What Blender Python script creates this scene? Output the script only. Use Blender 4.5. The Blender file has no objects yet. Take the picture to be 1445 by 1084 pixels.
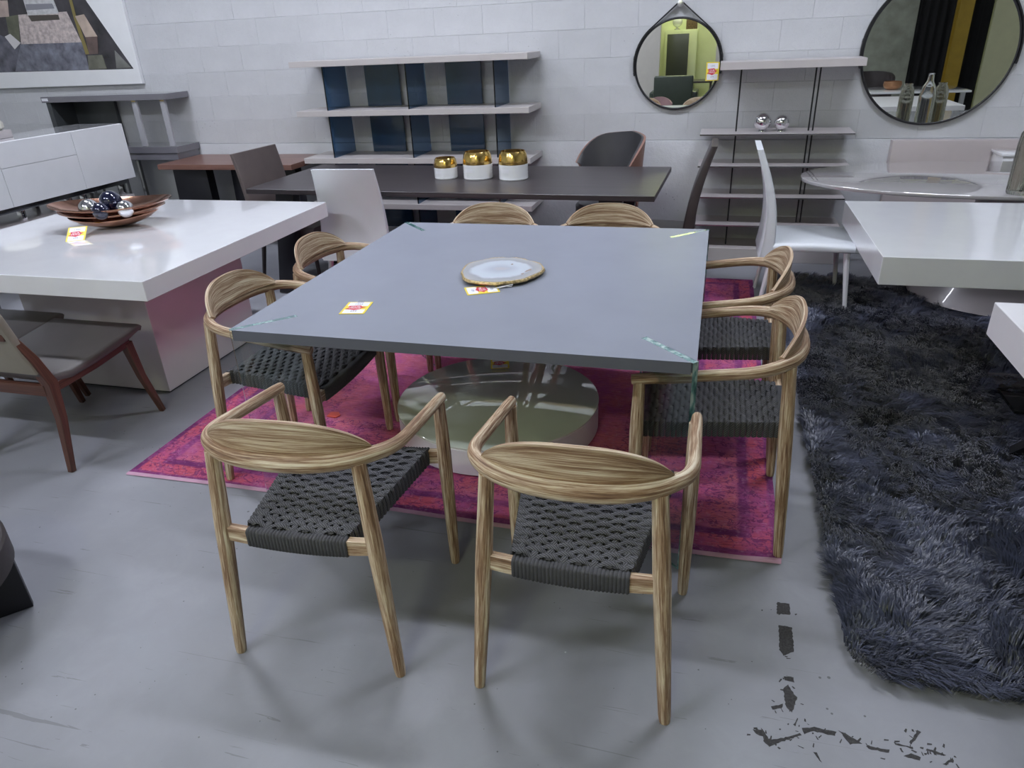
import bpy, bmesh, math, random
import numpy as np
from mathutils import Vector, Matrix, Euler
random.seed(7); np.random.seed(7)
PI = math.pi
scene = bpy.context.scene
COL = scene.collection

# ------------------------------------------------------------------ camera
cam = bpy.data.cameras.new('camera'); cam_o = bpy.data.objects.new('camera', cam); COL.objects.link(cam_o)
cam.sensor_width = 36.0; cam.lens = 996.42/1445*36.0; cam.clip_start = 0.02; cam.clip_end = 60
RT, UP, FW = (0.96398, 0.26270, -0.04140), (-0.07990, 0.43470, 0.89700), (-0.25360, 0.86140, -0.44010)
M = Matrix.Identity(4)
for i in range(3):
    M[i][0] = RT[i]; M[i][1] = UP[i]; M[i][2] = -FW[i]
M[0][3], M[1][3], M[2][3] = 0.7843, -2.6799, 1.616
loc, rot, sc = M.decompose()
cam_o.location = loc; cam_o.rotation_mode = 'QUATERNION'; cam_o.rotation_quaternion = rot
scene.camera = cam_o

# ------------------------------------------------------------------ world, exposure
w = bpy.data.worlds.new('world'); scene.world = w; w.use_nodes = True
w.node_tree.nodes['Background'].inputs[0].default_value = (0.80, 0.84, 0.95, 1)
w.node_tree.nodes['Background'].inputs[1].default_value = 0.05
vs = scene.view_settings
vs.view_transform = 'Standard'; vs.look = 'None'; vs.gamma = 1.0; vs.use_curve_mapping = False
vs.exposure = 0.0
LIGHT = 104.0                     # strength of the ceiling fixtures' diffusers
LIGHT_OFFICE = 110.0

# ------------------------------------------------------------------ mesh helpers
class MB:
    def __init__(s): s.v = []; s.f = []; s.uv = []; s.m = []
    def add(s, vs, fs, uvs=None, m=0):
        o = len(s.v); s.v += [tuple(p) for p in vs]
        for k, f in enumerate(fs):
            s.f.append([o+i for i in f]); s.uv.append(uvs[k] if uvs else None); s.m.append(m)
        return s
    def box(s, c, d, rz=0, m=0, rx=0, ry=0):
        R = Euler((rx, ry, rz)).to_matrix(); c = Vector(c)
        vs = [c + R @ Vector((x*d[0]/2, y*d[1]/2, z*d[2]/2)) for x in (-1, 1) for y in (-1, 1) for z in (-1, 1)]
        fs = [(0,1,3,2),(4,6,7,5),(0,4,5,1),(2,3,7,6),(0,2,6,4),(1,5,7,3)]
        L = max(range(3), key=lambda i: d[i]); o = [i for i in range(3) if i != L]
        uvs = []
        for f in fs:
            q = []
            for i in f:
                g = ((i >> 2 & 1)*d[0], (i >> 1 & 1)*d[1], (i & 1)*d[2]); q.append((g[L], g[o[0]]+g[o[1]]))
            uvs.append(q)
        return s.add(vs, fs, uvs, m)
    def b2(s, a, b, m=0):
        return s.box([(a[i]+b[i])/2 for i in range(3)], [abs(b[i]-a[i]) for i in range(3)], m=m)
    def tube(s, pts, rad, n=8, cap=True, flat=1.0, up=(0, 0, 1), m=0, closed=False, rot=0, side=None):
        pts = [Vector(p) for p in pts]; N = len(pts)
        if not hasattr(rad, '__len__'): rad = [rad]*N
        rings = []; acc = 0; us = []
        for i, p in enumerate(pts):
            if closed: t = pts[(i+1) % N]-pts[i-1]
            else: t = pts[min(i+1, N-1)]-pts[max(i-1, 0)]
            t.normalize(); u = Vector(up)
            if abs(t.dot(u)) > .95: u = Vector((0, 1, 0))
            a = Vector(side) if side else t.cross(u).normalized(); b = a.cross(t).normalized()
            if i: acc += (p-pts[i-1]).length
            us.append(acc)
            rings.append([p + a*(math.cos(2*PI*k/n+rot)*rad[i]) + b*(math.sin(2*PI*k/n+rot)*rad[i]*flat) for k in range(n)])
        vs = [q for r in rings for q in r]; fs = []; uvs = []
        r0 = max(rad)
        for i in range(N if closed else N-1):
            j = (i+1) % N; uj = us[j] if j else acc+.01
            for k in range(n):
                l = (k+1) % n
                fs.append((i*n+k, j*n+k, j*n+l, i*n+l)); c = 2*PI*r0/n
                uvs.append(((us[i], k*c), (uj, k*c), (uj, (k+1)*c), (us[i], (k+1)*c)))
        if cap and not closed:
            fs.append(tuple(range(n))); uvs.append([(math.cos(2*PI*k/n)*.005, math.sin(2*PI*k/n)*r0) for k in range(n)])
            fs.append(tuple((N-1)*n+k for k in reversed(range(n)))); uvs.append([(math.cos(2*PI*k/n)*.005, math.sin(2*PI*k/n)*r0) for k in range(n)])
        return s.add(vs, fs, uvs, m)
    def lathe(s, prof, n=32, c=(0, 0, 0), sx=1, sy=1, m=0, cap0=True, cap1=True, rib=0, ribn=0):
        vs = []; fs = []; uvs = []
        for (r, z) in prof:
            for k in range(n):
                a = 2*PI*k/n; rr = r*(1+rib*math.cos(a*ribn)) if ribn else r
                vs.append((c[0]+rr*math.cos(a)*sx, c[1]+rr*math.sin(a)*sy, c[2]+z))
        for i in range(len(prof)-1):
            for k in range(n):
                l = (k+1) % n; fs.append((i*n+k, i*n+l, (i+1)*n+l, (i+1)*n+k))
                uvs.append(((k/n, prof[i][1]), ((k+1)/n, prof[i][1]), ((k+1)/n, prof[i+1][1]), (k/n, prof[i+1][1])))
        if cap0: fs.append(tuple(reversed(range(n)))); uvs.append([(0, 0)]*n)
        if cap1: fs.append(tuple((len(prof)-1)*n+k for k in range(n))); uvs.append([(0, 0)]*n)
        return s.add(vs, fs, uvs, m)
    def prism(s, poly, z0, z1, m=0, axis='z'):
        # poly in (x,y) for axis z ; (x,z) for axis y
        n = len(poly)
        A = sum(poly[i][0]*poly[(i+1) % n][1]-poly[(i+1) % n][0]*poly[i][1] for i in range(n))
        if A < 0: poly = poly[::-1]
        if axis == 'z': vs = [(x, y, z0) for x, y in poly]+[(x, y, z1) for x, y in poly]
        elif axis == 'y': vs = [(x, z1, z) for x, z in poly]+[(x, z0, z) for x, z in poly]
        else: vs = [(z0, a, b) for a, b in poly]+[(z1, a, b) for a, b in poly]
        fs = [tuple(reversed(range(n))), tuple(range(n, 2*n))]+[(i, (i+1) % n, n+(i+1) % n, n+i) for i in range(n)]
        uvs = [[(vs[i][0]+vs[i][1]*.01, vs[i][1]+vs[i][2]) for i in f] for f in fs]
        return s.add(vs, fs, uvs, m)
    def grid(s, P, m=0, closeu=False, closev=False):
        nu, nv = len(P), len(P[0]); vs = [p for r in P for p in r]; fs = []; uvs = []
        for i in range(nu if closeu else nu-1):
            for j in range(nv if closev else nv-1):
                a, b = (i+1) % nu, (j+1) % nv
                fs.append((i*nv+j, a*nv+j, a*nv+b, i*nv+b)); uvs.append(((i/nu, j/nv), ((i+1)/nu, j/nv), ((i+1)/nu, (j+1)/nv), (i/nu, (j+1)/nv)))
        return s.add(vs, fs, uvs, m)
    def mesh(s, name, mats, bevel=0, seg=2, smooth=35):
        me = bpy.data.meshes.new(name); me.from_pydata(s.v, [], s.f)
        if not isinstance(mats, (list, tuple)): mats = [mats]
        for mt in mats: me.materials.append(mt)
        uvl = me.uv_layers.new(name='UVMap'); arr = []
        for f, u in zip(s.f, s.uv):
            if u: arr += [c for q in u for c in q]
            else: arr += [c for i in f for c in (s.v[i][0]+s.v[i][2]*.3, s.v[i][1]+s.v[i][2])]
        uvl.data.foreach_set('uv', arr)
        me.polygons.foreach_set('material_index', s.m)
        bm = bmesh.new(); bm.from_mesh(me)
        bmesh.ops.recalc_face_normals(bm, faces=bm.faces)
        if bevel:
            es = [e for e in bm.edges if len(e.link_faces) == 2 and e.calc_face_angle(0) > math.radians(30)]
            bmesh.ops.bevel(bm, geom=es, offset=bevel, segments=seg, profile=.5, affect='EDGES', clamp_overlap=True)
        bm.to_mesh(me); bm.free()
        if smooth:
            me.polygons.foreach_set('use_smooth', [True]*len(me.polygons)); me.set_sharp_from_angle(angle=math.radians(smooth))
        return me
    def build(s, name, mats, parent=None, bevel=0, seg=2, smooth=35, loc=None, rz=0, label=None, kind=None):
        return link(name, s.mesh(name, mats, bevel, seg, smooth), parent, loc, rz, label, kind)

def link(name, me, parent=None, loc=None, rz=0, label=None, kind=None):
    o = bpy.data.objects.new(name, me); COL.objects.link(o)
    if parent is not None: o.parent = parent
    if loc: o.location = loc
    if rz: o.rotation_euler = (0, 0, rz)
    if label: o['label'] = label
    if kind: o['kind'] = kind
    return o
def tag(o, label, cat, group=None):
    o['label'] = label; o['category'] = cat
    if group: o['group'] = group
    return o
def thing(name, label, cat, loc=(0, 0, 0), rz=0, group=None):
    o = bpy.data.objects.new(name, None); COL.objects.link(o); o.empty_display_size = .1
    o.location = loc; o.rotation_euler = (0, 0, rz)
    return tag(o, label, cat, group)
def copy_tree(o, parent=None):
    c = o.copy(); COL.objects.link(c); c.parent = parent
    for ch in list(o.children): copy_tree(ch, c)
    return c
def struct(o): o['kind'] = 'structure'; return o

# ------------------------------------------------------------------ materials
def newmat(name):
    m = bpy.data.materials.new(name); m.use_nodes = True
    nt = m.node_tree; return m, nt, nt.nodes['Principled BSDF']
def N(nt, t, **kw):
    n = nt.nodes.new(t)
    for k, v in kw.items():
        if k in n.inputs: n.inputs[k].default_value = v
        else: setattr(n, k, v)
    return n
def c4(c): return (*c, 1) if len(c) == 3 else c
def ramp(nt, fac, stops):
    r = nt.nodes.new('ShaderNodeValToRGB'); nt.links.new(fac, r.inputs[0])
    while len(r.color_ramp.elements) < len(stops): r.color_ramp.elements.new(.5)
    for e, (p, c) in zip(r.color_ramp.elements, stops): e.position = p; e.color = c4(c)
    return r.outputs[0]
def bump(nt, b, h, strength=.2, dist=.01):
    n = N(nt, 'ShaderNodeBump', Strength=strength, Distance=dist)
    nt.links.new(h, n.inputs['Height']); nt.links.new(n.outputs[0], b.inputs['Normal']); return n
def mapped(nt, coord='Object', scale=(1, 1, 1)):
    t = nt.nodes.new('ShaderNodeTexCoord'); mp = N(nt, 'ShaderNodeMapping', Scale=scale)
    nt.links.new(t.outputs[coord], mp.inputs[0]); return mp.outputs[0]
def noise(nt, vec, scale, detail=4, rough=.55, dist=0):
    n = N(nt, 'ShaderNodeTexNoise', Scale=scale, Detail=detail, Roughness=rough, Distortion=dist)
    nt.links.new(vec, n.inputs['Vector']); return n.outputs[0]
def mix(nt, fac, a, b, mode='MIX'):
    n = nt.nodes.new('ShaderNodeMix'); n.data_type = 'RGBA'; n.blend_type = mode
    for i, x in ((0, fac), (6, a), (7, b)):
        if hasattr(x, 'links'): nt.links.new(x, n.inputs[i])
        else: n.inputs[i].default_value = c4(x) if i else x
    return n.outputs[2]
def math_(nt, op, a, b=None, c=None):
    n = nt.nodes.new('ShaderNodeMath'); n.operation = op
    for i, x in enumerate((a, b, c)):
        if x is None: continue
        if hasattr(x, 'links'): nt.links.new(x, n.inputs[i])
        else: n.inputs[i].default_value = x
    return n.outputs[0]
def plain(name, col, rough=.5, metal=0, spec=.5, coat=0, var=0, vscale=8, bmp=0, bscale=60, emit=None, es=0):
    m, nt, b = newmat(name)
    b.inputs['Roughness'].default_value = rough; b.inputs['Metallic'].default_value = metal
    b.inputs['Specular IOR Level'].default_value = spec; b.inputs['Coat Weight'].default_value = coat
    b.inputs['Coat Roughness'].default_value = .04
    v = mapped(nt)
    f = noise(nt, v, vscale, 5)
    k = max(var, .02)
    nt.links.new(ramp(nt, f, [(.3, [x*(1-k) for x in col]), (.7, [min(1, x*(1+k)) for x in col])]), b.inputs['Base Color'])
    if bmp: bump(nt, b, noise(nt, v, bscale, 4), bmp, .004)
    if emit: b.inputs['Emission Color'].default_value = c4(emit); b.inputs['Emission Strength'].default_value = es
    return m
def wood(name, stops, su=3, sv=70, rough=.55, bmp=.25, coat=0, second=.5):
    m, nt, b = newmat(name); b.inputs['Roughness'].default_value = rough; b.inputs['Coat Weight'].default_value = coat
    v = mapped(nt, 'UV', (su, sv, 1))
    oi = nt.nodes.new('ShaderNodeObjectInfo')
    va = nt.nodes.new('ShaderNodeVectorMath'); va.operation = 'ADD'
    cx = nt.nodes.new('ShaderNodeCombineXYZ'); nt.links.new(math_(nt, 'MULTIPLY', oi.outputs['Random'], 37.0), cx.inputs[2])
    nt.links.new(v, va.inputs[0]); nt.links.new(cx.outputs[0], va.inputs[1]); v = va.outputs[0]
    f = noise(nt, v, 1.0, 6, .62, .35)
    f2 = noise(nt, v, .22, 4, .6, .5)
    g = math_(nt, 'ADD', math_(nt, 'MULTIPLY', f, 1-second*.5), math_(nt, 'MULTIPLY', f2, second*.5))
    nt.links.new(ramp(nt, g, stops), b.inputs['Base Color'])
    if bmp: bump(nt, b, f, bmp, .004)
    return m
def glass(name, tint, rough=0.0, ior=1.5, rest=1.0):
    m, nt, b = newmat(name)
    b.inputs['Base Color'].default_value = c4(tint); b.inputs['Roughness'].default_value = rough
    b.inputs['IOR'].default_value = ior; b.inputs['Transmission Weight'].default_value = rest
    return m
MT = {}
MT['oak'] = wood('weathered_oak', [(.36, (.12, .060, .032)), (.45, (.28, .165, .090)), (.505, (.44, .31, .20)), (.555, (.61, .49, .335)), (.63, (.82, .735, .57))], 11, 260, .55, .4, second=1.0)
MT['walnut'] = wood('walnut', [(.3, (.045, .018, .012)), (.55, (.11, .045, .03)), (.75, (.17, .075, .05))], 2.5, 90, .4, .1)
MT['walnut_top'] = wood('walnut_top', [(.3, (.12, .055, .04)), (.55, (.20, .10, .075)), (.75, (.27, .15, .11))], 1.5, 40, .3, .05)
MT['dark_oak'] = wood('dark_oak', [(.3, (.028, .022, .024)), (.55, (.05, .042, .045)), (.75, (.085, .075, .08))], 1.2, 120, .35, .15)
def cord_mat():
    m, nt, b = newmat('black_cord'); b.inputs['Roughness'].default_value = .75
    v = mapped(nt, 'UV', (1, 1, 1))
    wv = N(nt, 'ShaderNodeTexWave', Scale=75.0, Distortion=1.0); wv.bands_direction = 'DIAGONAL'; nt.links.new(v, wv.inputs['Vector'])
    nt.links.new(ramp(nt, wv.outputs['Fac'], [(.1, (.028, .028, .030)), (.8, (.105, .105, .112))]), b.inputs['Base Color'])
    bump(nt, b, wv.outputs['Fac'], .5, .002); return m
MT['cord'] = cord_mat()
MT['grey_top'] = plain('matte_grey_lacquer', (.245, .262, .312), .42, var=.05, vscale=3, spec=.4)
def clear_glass():
    m, nt, b = newmat('clear_glass'); out = nt.nodes['Material Output']
    b.inputs['Base Color'].default_value = (.92, .99, .97, 1); b.inputs['Roughness'].default_value = 0; b.inputs['IOR'].default_value = 1.5
    b.inputs['Transmission Weight'].default_value = 1
    va = N(nt, 'ShaderNodeVolumeAbsorption', Color=(.30, .85, .75, 1), Density=1.4)
    nt.links.new(va.outputs[0], out.inputs['Volume']); return m
MT['glass'] = clear_glass()
def edge_glass():
    m, nt, b = newmat('green_glass_edge'); b.inputs['Roughness'].default_value = .08; b.inputs['Coat Weight'].default_value = 1
    b.inputs['Transmission Weight'].default_value = .35
    f = noise(nt, mapped(nt, 'Object', (1, 1, .4)), 38, 3, .6)
    nt.links.new(ramp(nt, f, [(.38, (.05, .16, .17)), (.52, (.22, .46, .44)), (.64, (.70, .88, .84))]), b.inputs['Base Color']); return m
MT['glass_edge'] = edge_glass()
MT['white_gloss'] = plain('white_gloss_lacquer', (.80, .81, .83), .12, coat=1, var=.01)
MT['white_soft'] = plain('white_satin', (.74, .73, .74), .35, var=.02)
MT['taupe_gloss'] = plain('taupe_lacquer', (.42, .385, .385), .3, coat=.3, var=.02)
MT['taupe_shelf'] = plain('taupe_shelf', (.50, .465, .455), .35, var=.03)
MT['console_grey'] = plain('grey_lacquer', (.165, .16, .18), .15, coat=.8, var=.03)
MT['console_side'] = plain('dark_grey_panel', (.05, .055, .058), .35, var=.1)
MT['black_wood'] = plain('black_stained_wood', (.012, .012, .018), .4, var=.2)
MT['black_metal'] = plain('black_metal', (.015, .015, .017), .35, .3, var=.1)
MT['chrome'] = plain('chrome', (.80, .80, .82), .06, 1)
MT['dark_chrome'] = plain('dark_chrome', (.30, .30, .31), .18, 1)
MT['steel'] = plain('brushed_steel', (.72, .72, .74), .28, 1, var=.05)
MT['gold'] = plain('gold_glaze', (.86, .60, .20), .16, 1, var=.12, vscale=40, bmp=.3, bscale=45)
MT['gilt'] = plain('gilt_edge', (.72, .52, .26), .4, .8, var=.5, vscale=90, bmp=.8, bscale=120)
MT['copper'] = plain('copper', (.50, .27, .19), .14, 1, var=.15, vscale=20)
MT['ceramic'] = plain('white_ceramic', (.82, .83, .85), .25, coat=.5, var=.02)
MT['leather_brown'] = plain('brown_leather', (.13, .105, .10), .42, var=.1, bmp=.12, bscale=220)
MT['leather_dark'] = plain('dark_leather', (.045, .036, .036), .4, var=.15, bmp=.12, bscale=220)
MT['leather_white'] = plain('white_leather', (.70, .73, .76), .42, var=.02, bmp=.08, bscale=220)
MT['leather_grey'] = plain('grey_leather', (.052, .052, .056), .45, var=.1, bmp=.12, bscale=220)
MT['leather_tan'] = plain('tan_leather', (.28, .15, .115), .45, var=.1)
MT['leather_taupe'] = plain('taupe_leather', (.27, .245, .20), .45, var=.06, bmp=.1, bscale=220)
MT['seat_taupe'] = plain('grey_brown_leather', (.135, .125, .12), .38, var=.06, bmp=.1, bscale=220)
MT['blue_glass'] = glass('smoked_blue_glass', (.10, .20, .36), 0)
MT['blue_panel'] = plain('dark_blue_glass_panel', (.018, .050, .105), .12, coat=.4, var=.1)
MT['mirror'] = plain('mirror_silver', (.90, .92, .88), .01, 1)
MT['black_leather'] = plain('black_strap', (.012, .012, .014), .5, var=.2)
MT['acrylic'] = glass('clear_acrylic', (.60, .60, .63), .22, 1.3, .45)
MT['clear_vase'] = glass('clear_vase_glass', (.97, .985, .99), 0, 1.45)
MT['smoke_vase'] = glass('smoked_ribbed_glass', (.68, .68, .62), 0, 1.45)
MT['yellow'] = plain('tag_yellow', (.85, .68, .06), .5)
MT['paper'] = plain('tag_paper', (.80, .80, .84), .6)
MT['red'] = plain('tag_red', (.62, .03, .06), .5)
MT['ink'] = plain('tag_ink', (.30, .33, .40), .6)
MT['string'] = plain('white_string', (.8, .8, .8), .7)
MT['blue_ball'] = plain('navy_glass_ball', (.01, .012, .04), .05, .3, coat=1)
MT['red_cloth'] = plain('red_plastic', (.55, .03, .015), .35, var=.2)
MT['orange_tag'] = plain('orange_red_card', (.75, .10, .06), .45, var=.1)
MT['tape'] = plain('old_tape', (.040, .038, .038), .8, var=.5, vscale=150)
MT['drum_top'] = plain('green_tinted_glass_top', (.84, .91, .80), .03, .12, coat=1, spec=.8)

def wall_mat():
    m, nt, b = newmat('white_painted_block'); b.inputs['Roughness'].default_value = .75
    v = mapped(nt)
    f = noise(nt, v, 2.5, 5); nt.links.new(ramp(nt, f, [(.3, (.515, .524, .542)), (.7, (.595, .604, .624))]), b.inputs['Base Color'])
    vo = N(nt, 'ShaderNodeTexVoronoi', Scale=30.0); g = nt.nodes.new('ShaderNodeNewGeometry'); nt.links.new(g.outputs['Position'], vo.inputs['Vector'])
    pit = math_(nt, 'LESS_THAN', vo.outputs['Distance'], math_(nt, 'MULTIPLY', math_(nt, 'SUBTRACT', noise(nt, g.outputs['Position'], 2.7, 3), .50), .55))
    nt.links.new(mix(nt, math_(nt, 'MULTIPLY', pit, .55), b.inputs['Base Color'].links[0].from_socket, (.16, .16, .165)), b.inputs['Base Color'])
    n1 = noise(nt, g.outputs['Position'], 22, 6, .65); n2 = noise(nt, v, 140, 3)
    bump(nt, b, math_(nt, 'ADD', n1, math_(nt, 'MULTIPLY', n2, .35)), .55, .012); return m
MT['wall'] = wall_mat()
def floor_mat():
    m, nt, b = newmat('painted_concrete_floor')
    v = mapped(nt)
    f = noise(nt, v, 1.3, 6, .6); g = noise(nt, v, 9, 6, .65, .6)
    col = ramp(nt, math_(nt, 'ADD', math_(nt, 'MULTIPLY', f, .6), math_(nt, 'MULTIPLY', g, .4)), [(.32, (.230, .234, .256)), (.5, (.255, .260, .284)), (.68, (.295, .30, .326))])
    vo = N(nt, 'ShaderNodeTexVoronoi', Scale=26.0); nt.links.new(v, vo.inputs['Vector'])
    spk = math_(nt, 'LESS_THAN', vo.outputs['Distance'], math_(nt, 'MULTIPLY', math_(nt, 'SUBTRACT', noise(nt, v, 3.1, 2), .43), .42))
    col = mix(nt, math_(nt, 'MULTIPLY', spk, .75), col, (.06, .06, .06))
    sv = mapped(nt, 'Object', (1.2, 26, 1)); s1 = noise(nt, sv, 2.2, 4, .6, .8)
    scr = math_(nt, 'MULTIPLY', math_(nt, 'GREATER_THAN', s1, .675), .5)
    col = mix(nt, scr, col, (.12, .12, .12))
    v2 = N(nt, 'ShaderNodeTexVoronoi', Scale=17.0); nt.links.new(v, v2.inputs['Vector'])
    chip = math_(nt, 'LESS_THAN', v2.outputs['Distance'], math_(nt, 'MULTIPLY', math_(nt, 'SUBTRACT', noise(nt, v, 2.2, 2), .55), .3))
    col = mix(nt, math_(nt, 'MULTIPLY', chip, .6), col, (.6, .62, .64))
    nt.links.new(col, b.inputs['Base Color'])
    nt.links.new(ramp(nt, g, [(.3, (.40,)*3), (.75, (.56,)*3)]), b.inputs['Roughness'])
    bump(nt, b, g, .05, .01); return m
MT['floor'] = floor_mat()
MT['ceiling'] = plain('white_ceiling', (.50, .51, .52), .8, var=.03)
MT['concrete'] = plain('bare_concrete', (.33, .345, .28), .8, var=.25, vscale=4, bmp=.3, bscale=20)
MT['office_wall'] = plain('office_wall_paint', (.72, .76, .52), .7, var=.02)
MT['side_wall'] = plain('cream_wall_paint', (.56, .565, .52), .8, var=.05)
MT['partition'] = plain('beige_partition', (.55, .52, .48), .5, var=.03)
MT['black_cloth'] = plain('black_curtain', (.006, .006, .007), .9, var=.2)
MT['yellow_paint'] = plain('yellow_steel_paint', (.34, .22, .02), .5, var=.1)
MT['fixture'] = plain('white_fixture_metal', (.8, .8, .8), .5)
MT['lamp'] = plain('lit_diffuser', (.9, .9, .9), .5, emit=(.83, .87, 1.0), es=LIGHT)
MT['lamp_office'] = plain('lit_office_diffuser', (.9, .9, .9), .5, emit=(.95, 1.0, .62), es=LIGHT_OFFICE)

# ------------------------------------------------------------------ the room
XL, XR, YB, YF, ZC = -7.6, 5.7, 3.2, -6.6, 4.3
fl = MB().b2((XL, YF, -.1), (XR, YB+.3, 0)).build('floor', MT['floor']); struct(fl)
struct(MB().b2((XL, YF, ZC), (XR, YB+.3, ZC+.1)).build('ceiling', MT['ceiling']))
wb = struct(MB().b2((XL, YB+.005, 0), (XR, YB+.3, ZC)).build('wall_back', MT['wall']))
MB().b2((XL, YB-.012, 0), (XR, YB+.005, .848)).build('stem_wall', MT['wall'], wb, bevel=.006)
bm_block = MB().b2((-.1997, -.006, -.0997), (.1997, .006, .0997)).mesh('block', MT['wall'], bevel=.0019, seg=1)
for r in range(8):
    for k in range(25):
        x = -6.45 + k*.4 + (.2 if r % 2 else 0)
        link('block', bm_block, wb, (x, YB+.0045+random.uniform(-.0006, .0006), .95+r*.2))
struct(MB().b2((XL-.1, YF, 0), (XL, YB+.3, ZC)).build('wall_left', MT['side_wall']))
struct(MB().b2((XR, YF, 0), (XR+.1, YB+.3, ZC)).build('wall_right', MT['side_wall']))
struct(MB().b2((XL, YF-.1, 0), (XR, YF, ZC)).build('wall_rear', MT['office_wall']))
struct(MB().b2((-4.0, -5.12, 0), (-.335, -5.0, ZC)).build('wall_partition', MT['partition']))
struct(MB().b2((.63, -5.12, 0), (2.2, -5.0, ZC)).build('wall_divider', MT['partition']))
struct(MB().b2((2.2, -5.12, 0), (3.71, -5.0, ZC)).build('wall_concrete', MT['concrete'], bevel=.004))

struct(MB().b2((4.79, -5.12, 0), (XR, -5.0, ZC)).build('wall_corner', plain('pale_wall_warm_lit', (.66, .66, .42), .7, var=.03)))  # pale wall; the warm yellow light on it is put into its colour

# ceiling fixtures (two rows of long diffusers, one warmer one over the office corner)
def fixture(x, y, lab, mat='lamp', lx=1.3, ly=.17):
    t = thing('ceiling_light', lab, 'ceiling light', (x, y, ZC-.09), 0, 'ceiling lights')
    MB().b2((-lx/2-.04, -ly/2-.04, 0), (lx/2+.04, ly/2+.04, .09)).build('housing', MT['fixture'], t, bevel=.006)
    MB().b2((-lx/2, -ly/2, -.02), (lx/2, ly/2, -.001)).build('diffuser', MT[mat], t)
for x, y, lab in ((-4.3, -3.3, 'long white ceiling light over the open floor beyond the round stool'), (-1.9, -3.3, 'long white ceiling light over the bare floor before the grey table'),
                  (-3.6, 1.0, 'long white ceiling light over the white pedestal table'), (-1.0, 1.0, 'long white ceiling light over the grey dining table'), (1.9, 1.0, 'long white ceiling light over the navy rug')):
    fixture(x, y, lab)
fixture(.1, -5.75, 'yellowish ceiling light over the office corner', 'lamp_office')

# ------------------------------------------------------------------ price tags
def text_mesh(txt, size, mat):
    cu = bpy.data.curves.new('lettering', 'FONT'); cu.body = txt; cu.size = size; cu.align_x = 'CENTER'; cu.align_y = 'CENTER'; cu.extrude = .0002; cu.resolution_u = 2
    o = bpy.data.objects.new('lettering_tmp', cu); COL.objects.link(o)
    bpy.context.view_layer.update()
    me = bpy.data.meshes.new_from_object(o.evaluated_get(bpy.context.evaluated_depsgraph_get()))
    bpy.data.objects.remove(o); bpy.data.curves.remove(cu); me.materials.clear(); me.materials.append(mat); return me
tm1, tm2 = text_mesh('OUR', .017, MT['paper']), text_mesh('PRICE', .017, MT['paper'])
tm3, tm4 = text_mesh('1395', .016, MT['ink']), text_mesh('699', .016, MT['ink'])
card_me = MB().b2((-.046, -.062, 0), (.046, .062, .0012)).mesh('card', MT['yellow'])
panel_me = MB().b2((-.038, -.019, .0012), (.038, .019, .0016)).mesh('panel', MT['paper'])
badge_me = MB().prism([(-.03, .018), (.012, .022), (.02, .008), (.034, .004), (.022, -.004), (.016, -.016), (-.002, -.025), (-.024, -.016), (-.038, -.012), (-.028, -.004)], .0012, .002).mesh('badge', MT['red'])
line_me = MB().b2((-.024, -.0015, .0016), (.024, .0015, .0018)).mesh('print_line', MT['ink'])
clip_me = MB().b2((-.012, .055, .0012), (.012, .078, .0018)).mesh('tape', MT['acrylic'])
def price_tag(lab, loc, rz=0, rx=0, ry=0, clip=False):
    t = thing('price_tag', lab, 'price tag', loc, 0, 'price tags'); t.rotation_euler = (rx, ry, rz)
    link('card', card_me, t)
    link('panel', panel_me, t, (0, .037, 0)); link('panel', panel_me, t, (0, -.037, 0))
    b = link('badge', badge_me, t); link('lettering', tm1, b, (-.004, .008, .0022)); link('lettering', tm2, b, (-.004, -.006, .0022))
    link('price_print', tm3, t, (0, .036, .0018)); link('price_print', tm4, t, (0, -.036, .0018))
    if clip: link('tape', clip_me, t)
    return t

# ------------------------------------------------------------------ grey dining table on glass fins
H = .7775
t = thing('dining_table', 'large square matte grey dining table on clear glass corner fins', 'table')
ol = []; q2 = math.sqrt(2); wv, dd = .0108, .236
for cxs, cys, pv, nx2 in ((1, -1, (-1, 0), (0, 1)), (1, 1, (0, -1), (-1, 0)), (-1, 1, (1, 0), (0, -1)), (-1, -1, (0, 1), (1, 0))):
    c_ = Vector((cxs*H, cys*H)); inn = Vector((-cxs, -cys))/q2; e1, e2 = Vector(pv), Vector(nx2)
    n1 = e1-inn*e1.dot(inn); n1.normalize(); n2 = -n1
    ol += [c_+e1*wv*q2, c_+inn*dd+n1*wv, c_+inn*dd+n2*wv, c_+e2*wv*q2]
m = MB().prism([(p.x, p.y) for p in ol], .722, .76); m.m = [1, 0]+[1]*(len(m.m)-2)
m.build('tabletop', [MT['grey_top'], plain('dark_grey_edge', (.115, .122, .146), .45, var=.04)], t)
for sx in (-1, 1):
    for sy in (-1, 1):
        m = MB(); d = .232
        c = (sx*(H-.003-d*.354), sy*(H-.003-d*.354))
        a = math.atan2(sy, sx)
        m.box((c[0], c[1], .3836), (d, .0208, .7528), rz=a); m.m = [1, 1, 0, 0, 1, 1]
        m.build('glass_leg', [MT['glass'], MT['glass_edge']], t)

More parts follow.
